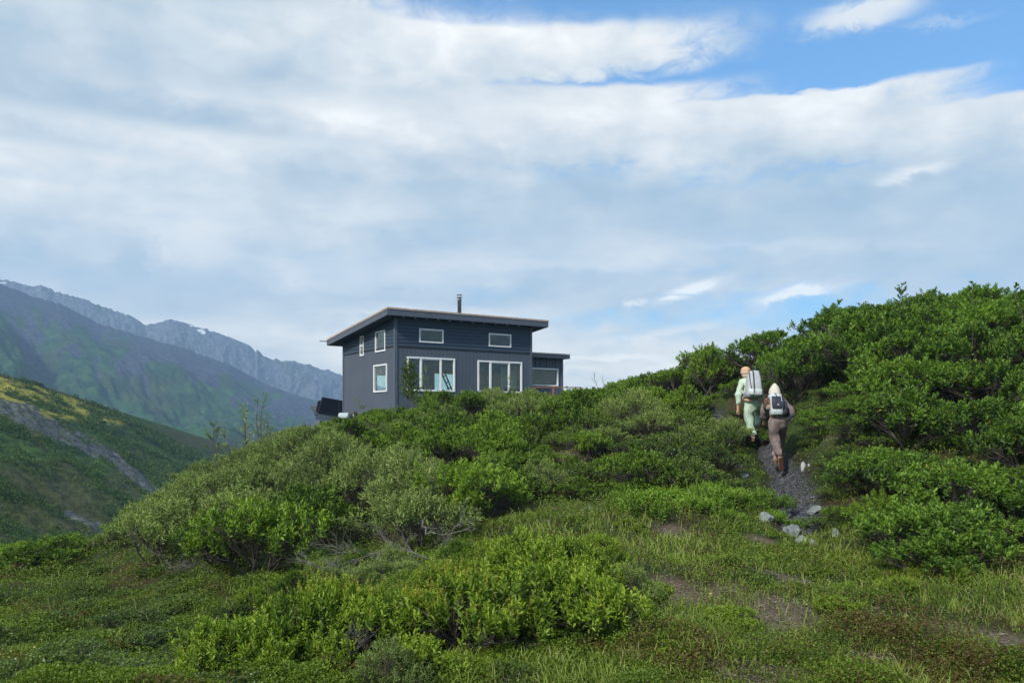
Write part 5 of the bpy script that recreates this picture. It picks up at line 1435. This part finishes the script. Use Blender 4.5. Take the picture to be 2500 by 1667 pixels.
T = {'pel': (Q1(378, 515, .0), .165), 'w': (Q1(376, 480, .02), .15), 'gl': (Q1(342, 550, -.01), .135), 'gr': (Q1(420, 545, .04), .14), 'tl': (Q1(340, 620, .02), .108), 'kl': (Q1(350, 700, .04), .088), 'cl': (Q1(368, 770, .02), .092), 'el': (Q1(386, 850, -.01), .09),
     'tr': (Q1(434, 575, .24), .108), 'kr': (Q1(438, 615, .42), .088), 'cr': (Q1(433, 680, .44), .078), 'er': (Q1(428, 750, .42), .07)}
skin_obj('trousers', T, [('pel','w'),('pel','gl'),('gl','tl'),('tl','kl'),('kl','cl'),('cl','el'),('pel','gr'),('gr','tr'),('tr','kr'),('kr','cr'),('cr','er')], M['mint'], p1, o1)
J = {'c': (Q1(366, 395, .06), .17), 'w': (Q1(374, 478, .02), .152), 'u': (Q1(350, 325, .1), .135), 'n': (Q1(328, 286, .13), .078),
     'sl': (Q1(278, 322, .08), .09), 'ul': (Q1(258, 385, .05), .075), 'el': (Q1(246, 460, .02), .066), 'wl': (Q1(242, 560, .06), .052),
     'sr': (Q1(430, 322, .1), .09), 'ur': (Q1(452, 385, .1), .075), 'er': (Q1(467, 458, .12), .066), 'wr': (Q1(455, 548, .25), .052)}
skin_obj('jacket', J, [('c','w'),('c','u'),('u','n'),('u','sl'),('sl','ul'),('ul','el'),('el','wl'),('u','sr'),('sr','ur'),('ur','er'),('er','wr')], M['mint'], p1, o1)
c = Q1(315, 222, .15) - o1
hd = hull_shape([(-.045, 0, 0, .098, .112), (.0, 0, 0, .106, .120), (.045, 0, 0, .100, .114), (.08, 0, 0, .078, .09), (.102, 0, 0, .04, .05), (.107, 0, 0, .01, .012)], 20, 2.1); hd.v = [tuple(Vector(v) + c) for v in hd.v]
cp_ = hd.build('cap', M['peach'], p1, smooth=True)
bd = hull_shape([(-.065, 0, 0, .104, .119), (-.035, 0, 0, .111, .126), (-.01, 0, 0, .108, .123)], 20, 2.1); bd.v = [tuple(Vector(v) + c) for v in bd.v]; bd.build('cap_band', M['hairm'], cp_, smooth=True)
hr = hull_shape([(-.15, -.0, -.03, .05, .06), (-.12, 0, -.03, .08, .085), (-.06, 0, -.01, .098, .108)], 18, 2.1); hr.v = [tuple(Vector(v) + c) for v in hr.v]; hr.build('hair', M['hairm'], p1, smooth=True)
boot(p1, o1, Q1(386, 885, -.05), Q1(392, 890, .19), (0, 0, 1)); boot(p1, o1, Q1(428, 775, .36), Q1(428, 778, .6), (0, 0, 1))
MB().tube([Q1(296, 492, -.02)-o1, Q1(330, 496, -.16)-o1, Q1(375, 500, -.19)-o1], .028, 8).build('waist_pouch', M['peach'], p1, smooth=True)
bo = Q1(394, 350, -.18); pk = empty('backpack', bo, 'tall pale grey hiking backpack with black straps on the upper hiker', 'backpack', 'backpacks')
lean = Matrix.Rotation(.05, 3, 'Y') @ Matrix.Rotation(-.14, 3, 'X')
tilt(hull_shape([(-.285, .0, .02, .13, .09), (-.27, .0, .0, .165, .12), (-.20, .0, 0, .178, .135), (-.05, -.0, 0, .176, .14), (.10, -.005, 0, .158, .13), (.20, -.01, .01, .135, .11), (.255, .0, .02, .115, .09), (.30, .015, .02, .095, .07), (.315, .02, .02, .07, .05)], 30, 3.4), lean).build('pack_body', M['packgrey'], pk, smooth=True)
tilt(hull_shape([(-.26, 0, -.09, .13, .05), (-.23, 0, -.115, .15, .06), (-.12, 0, -.12, .15, .05), (-.10, 0, -.10, .14, .03)], 26, 3), lean).build('front_pocket', M['packwhite'], pk, smooth=True)
for x0, x1, y_ in [(-.055, -.045, -.17), (-.145, -.10, -.15), (.10, .135, -.15)]:
    s = MB(); r = .011 if x0 == -.055 else .008
    s.tube([(x0, -.10, .29), (x0, -.135, .2), (x0+(x1-x0)*.5, y_+.015, .05), (x1, y_+.0, -.1), (x1, -.178 if abs(x0) < .1 else -.15, -.2), (x1, -.10, -.285)], r, 6); tilt(s, lean).build('strap', M['strap'], pk)
s = MB(); s.tube([(-.05, -.1, .29), (-.05, .0, .33), (-.04, .09, .3)], .011, 6); tilt(s, lean).build('strap', M['strap'], pk)
for sx in (-1, 1):
    s = MB(); s.tube([(sx*.07-.02, .06, .2), (sx*.10-.03, .16, .2), (sx*.13-.02, .33, .05), (sx*.19-.02, .22, -.1), (sx*.17-.02, .06, -.2)], .016, 6); s.build('shoulder_strap', M['packgrey'], pk)
s = MB(); s.tube([(-.19, .02, -.16), (-.21, .06, -.26), (-.215, .10, -.30)], .012, 5); s.tube([(-.18, .04, -.24), (-.2, .15, -.27)], .014, 5); s.build('hip_belt', M['packgrey'], pk)

# ------------------------------------------------------------------ rocks, dead branches, saplings, flowers
def f_rock(n, b):
    P = n.new('ShaderNodeTexCoord').outputs['Object']; a = n.noise(P, 9, 8, .65); l = n.noise(P, 26, 5, .6)
    c = n.ramp(a, [(.3, (.10,.115,.115)), (.55, (.22,.25,.245)), (.75, (.36,.39,.38))]).outputs[0]
    n.l.new(n.mix(n.mapr(l, .6, .68), c, (.06, .065, .06)), b.inputs['Base Color']); bump(n, b, n.math('ADD', a, l), .6, .03)
M['rock'] = mat('lichen_grey_rock', rough=.85, spec=.3, fn=f_rock)
M['quartz'] = mat('white_stone', rough=.7, fn=noisy((.26,.27,.26), (.46,.46,.45), 14, .4, .01))
def rock(px, py, w, h, label, seed, m='rock', y=None):
    x, Y, z = hit(px, py + h*.35) if y is None else (lambda p: (p[0], p[1], p[2]))(PW(px, py, y))
    k = Y/FPX; bm = bmesh.new(); bmesh.ops.create_icosphere(bm, subdivisions=3, radius=1)
    for v in bm.verts:
        p = v.co.copy(); q = mnoise.noise(p*1.1 + Vector((seed*7.1, 0, 0))) + .4*mnoise.noise(p*2.7 + Vector((0, seed*3.3, 0)))
        p *= 1 + .38*q
        for i in range(5):
            d = Vector((math.sin(seed*3+i*2.1), math.cos(seed*5+i*1.7), math.sin(i*2.6+seed))).normalized(); t = p.dot(d)
            if t > .72: p -= d*(t-.72)
        v.co = Vector((p.x*w*.6*k, p.y*w*.5*k, p.z*h*.95*k))
    me = bpy.data.meshes.new('rock'); bm.to_mesh(me); bm.free(); me.materials.append(M[m])
    o = link('rock', me, None, (x, Y, z + h*.15*k)); o.rotation_euler = (0, 0, 0)
    setp(o, label, 'rock', 'rocks along the trail and meadow edge'); return o
for i, a in enumerate(ROCKS):
    rock(*a, i+1)
rock(1961, 1142, 10, 17, 'small white upright stone on the right side of the trail', 31, 'quartz'); rock(1975, 1140, 6, 5, 'tiny white stone next to the upright one', 32, 'quartz')
rock(745, 1428, 14, 12, 'grey rock beside dry grass at the foot of the left thicket', 33); rock(835, 1465, 12, 8, 'grey rock under the dead branches', 34)

def branch_mesh(paths, r0, seed, twigs=8, tl=.35, up=.2):
    rs = random.Random(seed); mb = MB()
    def grow(pts, r, lev):
        pts = [Vector(p) for p in pts]; fine = []
        for i in range(len(pts)-1):
            for k in range(4): fine.append(pts[i].lerp(pts[i+1], k/4) + Vector([rs.gauss(0, r*.8) for _ in range(3)]))
        fine.append(pts[-1]); n = len(fine)
        mb.tube(fine, [max(r*(1-.8*i/(n-1)), .0012) for i in range(n)], 6 if lev == 0 else 4, False)
        if lev < 2:
            for _ in range(int(twigs*(1 if lev == 0 else .5))):
                i = rs.randint(1, n-2); d = (fine[min(i+2, n-1)] - fine[i-1]).normalized()
                dv = (d + Vector([rs.gauss(0, .55), rs.gauss(0, .4), rs.gauss(up*.4, .4)])).normalized(); L = tl*(1-.5*i/n)*rs.uniform(.5, 1.2)*(.6 if lev else 1)
                a = fine[i]; b = a + dv*L*.5; c_ = b + (dv + Vector([rs.gauss(0, .4), rs.gauss(0, .4), rs.gauss(up, .4)])).normalized()*L*.5
                grow([a, b, c_], r*.42, lev+1)
    for p in paths: grow(p, r0, 0)
    return mb
def dead(paths, label, seed, r0=.012, twigs=9, tl=.4, group='dead grey branches', mt='deadwood', name='dead_branch', cat='branch', up=.1):
    P = [[Vector(PW(*p)) for p in q] for q in paths]; o = P[0][0].copy()
    P = [[v - o for v in q] for q in P]
    ob = branch_mesh(P, r0, seed, twigs, tl, up).build(name, M[mt], None, tuple(o)); setp(ob, label, cat, group); return ob
dead([[(1090,1395,8.8),(1010,1385,8.9),(930,1410,8.9),(850,1400,8.8),(760,1375,8.7),(725,1360,8.8)]], 'long grey dead branch reaching left over the grass hollow', 1, .016, 16, .5)
dead([[(1075,1370,9.2),(990,1340,9.2),(900,1350,9.2),(800,1330,9.1)]], 'upper dead branch lying across the foot of the thicket', 2, .014, 14, .5)
dead([[(1060,1400,8.7),(960,1430,8.6),(880,1465,8.5),(830,1470,8.5)]], 'dead branch drooping down toward the hollow', 3, .012, 12, .4)
dead([[(1100,1430,8.4),(1000,1455,8.3),(900,1480,8.3)]], 'lowest dead twigs just above the catkin willows', 4, .010, 12, .35)
dead([[(1060,1390,9.6),(1080,1340,9.6),(1110,1290,9.6),(1130,1270,9.6)]], 'upright bare stem inside the pale willow', 5, .014, 10, .35)
dead([[(1030,1265,10.2),(1040,1300,10),(1090,1305,9.9),(1150,1295,9.8)]], 'curved silvery branch hooking out of the pale willow', 6, .016, 6, .35)
dead([[(560,1380,11.2),(480,1375,11),(400,1385,11)]], 'dead twigs under the left end of the thicket', 7, .010, 14, .45)
dead([[(700,1345,11),(600,1370,10.8),(520,1400,10.6)]], 'dead branch low in the dark gap of the left thicket', 8, .012, 14, .5)
dead([[(1195,1590,6.1),(1170,1560,6.2),(1130,1530,6.2),(1100,1525,6.3)],[(1195,1590,6.1),(1192,1545,6.1),(1230,1520,6.1)]], 'gnarled grey stump branch in the middle of the catkin willows', 9, .017, 7, .22)
dead([[(1300,1590,6.0),(1330,1540,6.0),(1370,1490,6.0),(1385,1450,6.1)]], 'leaning bare stem right of the gnarled stump', 10, .011, 8, .25, up=.6)
dead([[(1290,1590,6.1),(1310,1500,6.2),(1318,1478,6.2)]], 'pale curved dead stick in the low willows', 11, .010, 4, .2)
dead([[(860,1700,5.2),(800,1620,5.4),(740,1570,5.5),(705,1530,5.6)]], 'dark leaning stem in the willow at the bottom left', 12, .012, 9, .3, up=.6)
dead([[(850,1690,5.2),(850,1620,5.3),(885,1560,5.4)]], 'upright dark stem in the willow at the bottom left', 13, .011, 9, .3, up=.7)
dead([[(2180,1270,10.4),(2120,1300,10.2),(2080,1330,10.1)],[(2180,1270,10.4),(2240,1310,10.1),(2300,1345,9.9)]], 'grey dead twigs at the dark foot of the right bank', 14, .009, 16, .45)
dead([[(1960,900,18.2),(1900,915,18),(1840,905,17.9)],[(1960,900,18.2),(2010,890,18.0),(2060,880,17.9)]], 'bare grey twigs under the willows behind the hikers', 15, .012, 18, .7)
dead([[(1462,960,26),(1455,935,26),(1447,905,26)]], 'left one of two thin bare stems above the crest', 16, .012, 4, .35, up=.9)
dead([[(1474,965,26),(1476,940,26),(1464,915,26)]], 'right one of two thin bare stems above the crest', 26, .012, 4, .35, up=.9)
dead([[(2150,840,16.5),(2080,850,16.5),(2020,835,16.5)]], 'bare stems in the shade left below the right skyline', 17, .014, 16, .7)
dead([[(2250,840,15.5),(2300,850,15),(2350,835,15)]], 'bare stems in the shade under the highest willows', 27, .014, 16, .7)

def sapling(px, pyb, pyt, Y, label, seed, kind='willow', nl=34, spread=.28, stems=1, ll=.045, density=1.0):
    rs = np.random.RandomState(seed); b = np.array(PW(px, pyb, Y)); top = (HZ-pyt)/FPX*Y; hgt = top - b[2]
    o = empty('sapling', b, label, 'sapling', 'young trees'); polys = []; rad = []; LB = []; LD = []
    for s in range(stems):
        h = hgt*(1 - .22*s*rs.rand()); lean = rs.normal(size=2)*.13*hgt
        t = np.linspace(0, 1, 8); P = np.stack([lean[0]*t**1.5 + .03*np.sin(t*7+s), lean[1]*t**1.5, h*t], -1); polys.append(P); rad.append(np.linspace(.016, .003, 8)*hgt/1.6)
        for k in range(nl):
            u = rs.uniform(.22, 1); i = min(int(u*7), 6); p = P[i] + (P[i+1]-P[i])*(u*7-i); a = rs.rand()*6.28
            L = spread*hgt*(1.1-u)*rs.uniform(.5, 1.1) + .05; d = np.array([math.cos(a), math.sin(a), rs.uniform(.5, 1.3)]); d /= np.linalg.norm(d)
            q = np.stack([p + d*L*w + np.array([0, 0, -.04*w*w]) for w in np.linspace(0, 1, 8)]); polys.append(q); rad.append(np.linspace(.004, .001, 8))
            m_ = int((7 + L*26)*density); w = rs.uniform(.25, 1.05, m_); LB.append(p + d*L*w[:, None]); LD.append(rs.normal(size=(m_, 3))*.6 + d + np.array([0, 0, .3]))
    WV, WF = tubes_np(np.array(polys), np.array(rad), 4)
    LB, LD = np.concatenate(LB), np.concatenate(LD); m_ = len(LB)
    V_, F_, q = leaves_np(LB, LD, ll*(.7+.6*rs.rand(m_)), ll*.42*np.ones(m_), rs=rs)
    link('leaves', mesh_np('leaves', V_, F_, M[kind], {'tint': np.repeat(rs.rand(m_), q)}, True), o)
    link('trunk', mesh_np('trunk', WV, WF, M['bark'], None, True), o); return o
sapling(1005, 1010, 880, 30, 'young birch standing in front of the left three part window of the cabin', 1, 'willow', 60, .36, 3, .055, 1.4)
sapling(1040, 1000, 890, 31, 'thin sapling with narrow crown right of the young birch', 2, 'pale', 20, .25, 1, .05)
sapling(1250, 975, 915, 30, 'small sapling below the right three part window', 3, 'pale', 16, .3, 1, .05)
sapling(520, 1140, 1015, 17, 'crooked young tree with dark leaves at the left end of the crest', 4, 'birch', 16, .32, 1, .045)
sapling(600, 1120, 985, 18, 'tall airy sapling seen against the far mountain slope', 5, 'pale', 22, .26, 2, .042, .7)
sapling(632, 1110, 958, 19, 'tallest thin sapling left of the shed', 6, 'pale', 20, .22, 2, .042, .6)
sapling(658, 1110, 1010, 20, 'short sapling just right of the tallest one', 7, 'pale', 18, .25, 1, .042, .7)
sapling(560, 1120, 1050, 17.5, 'low pale sapling between the crooked tree and the airy one', 8, 'pale', 18, .3, 1, .042, .7)
sapling(886, 1010, 968, 29, 'single leafy shoot rising against the left wall of the cabin', 9, 'willow', 10, .3, 1, .05)
sapling(2200, 800, 692, 17, 'upright willow shoot on the right skyline', 10, 'bank', 20, .3, 1, .055, 1.2)
sapling(2375, 800, 690, 15.5, 'tallest willow shoot near the right end of the skyline', 11, 'bank', 22, .3, 1, .055, 1.3)
sapling(2495, 800, 696, 14, 'willow shoot at the right edge of the skyline', 12, 'bank', 20, .3, 1, .055, 1.3)
sapling(2035, 830, 738, 19, 'willow shoot sticking out at the left step of the skyline', 13, 'bank', 20, .3, 1, .055, 1.3)

M['petal'] = leaf_mat('pale_yellow_petal', (.45,.48,.12), (.68,.68,.25), trans=.3); M['whitepetal'] = leaf_mat('white_petal', (.6,.62,.55), (.8,.8,.75), trans=.3)
def flower(px, py, s, label, group, m='petal', seed=0):
    x, Y, z = hit(px, py + 26*s); top = (HZ-py)/FPX*Y; h = max(top - z, .06); rs = np.random.RandomState(seed)
    o = empty('flower', (x, Y, z), label, 'flower', group)
    MB().tube([(0, 0, 0), (.008, 0, h*.5), (0, 0, h)], .0022, 5).build('stalk', M['grass'], o)
    k = 26; t = rs.rand(k); a = rs.rand(k)*6.28; rad = np.stack([np.cos(a), np.sin(a), .9+.5*rs.rand(k)], -1)
    V_, F_, q = leaves_np(np.stack([0*t, 0*t, h - .045 + .045*t], -1), rad, np.full(k, .024), np.full(k, .010), rs=rs)
    link('blossom', mesh_np('blossom', V_, F_, M[m], {'tint': np.repeat(rs.rand(k), q)}, True), o)
FL = [(1871,1592,'tallest pale yellow flower spike at the bottom of the meadow'),(1756,1500,'pale yellow flower left of the trodden patch'),(1966,1472,'yellow flower at the upper edge of the trodden patch'),(1743,1333,'yellow flower high in the meadow'),(1729,1350,'small yellow flower just left of another in the upper meadow'),
      (2210,1508,'yellow flower in the right part of the meadow'),(1848,1520,'tiny pale flower above the tallest spike'),(1735,1452,'pale flower at the left end of the trodden patch')]
for i, (a, b, l) in enumerate(FL): flower(a, b, 1.0 if i == 0 else .6, l, 'yellow flowers of the meadow', seed=i)

# ------------------------------------------------------------------ each shrub's place in words
COLS = [(-400,120,'at the left edge'),(120,300,'above the gully'),(300,450,'on the left shoulder'),(450,640,'beneath the thin saplings'),(640,800,'beneath the shed'),(800,960,'beneath the left cabin wall'),(960,1120,'beneath the young birch'),
        (1120,1300,'beneath the right cabin window'),(1300,1450,'beneath the deck railing'),(1450,1600,'right of the deck'),(1600,1740,'left of the hikers'),(1740,1900,'around the hikers'),(1900,2080,'just right of the trail'),(2080,2220,'on the right bank'),(2220,2300,'toward the right edge'),(2300,2400,'near the right edge'),(2400,2500,'at the right edge'),(2500,3200,'cut by the right edge')]
ROWS = [(-500,780,'highest of all'),(780,850,'just below the highest'),(850,930,'under the skyline'),(930,1010,'on the crest'),(1010,1080,'under the crest'),(1080,1150,'high on the slope'),(1150,1230,'halfway down'),(1230,1310,'low down'),(1310,1400,'at the slope foot'),(1400,1490,'beyond the foreground'),(1490,1580,'in the foreground'),(1580,3000,'nearest the camera')]
ORD = ['leftmost', 'second from left', 'third from left', 'fourth from left', 'fifth from left', 'sixth from left', 'seventh from left', 'eighth from left', 'ninth from left', 'tenth from left', 'eleventh from left', 'twelfth from left', 'thirteenth from left', 'fourteenth from left', 'fifteenth from left', 'sixteenth from left']
LOOK = {'foliage_willow': 'green willow shrub', 'foliage_bank': 'dark green willow shrub', 'foliage_pale': 'grey green willow shrub', 'foliage_yellow': 'bright low willow', 'foliage_birch': 'small leaved dwarf birch', 'foliage_herb': 'light green herb clump'}
bins = {}
for o in list(COL.objects):
    if o.type != 'EMPTY' or o.get('category') not in ('shrub', 'herb'): continue
    fo = [c for c in o.children if c.name.startswith('foliage')][0]
    key = fo.data.name.split('.')[0]
    x, y, z = o.location; y = max(y, 1.0); z += .55*o.scale.z*(.95 if key in ('foliage_willow', 'foliage_bank', 'foliage_pale') else .4)
    px, py = CX + FPX*x/y, HZ - FPX*z/y
    c = next((t for a, b, t in COLS if a <= px < b), 'outside the picture'); r = next((t for a, b, t in ROWS if a <= py < b), 'far away')
    look = LOOK[key]
    if key == 'foliage_yellow' and 'catkins' in o['label']: look = 'yellow tipped catkin willow'
    bins.setdefault((look, c, r), []).append((px, o))
for (look, c, r), lst in bins.items():
    lst.sort(key=lambda t: t[0])
    for i, (px, o) in enumerate(lst):
        o['label'] = f'{look} {c}, {r}' + (f', {ORD[min(i, 15)]}' if len(lst) > 1 else '')
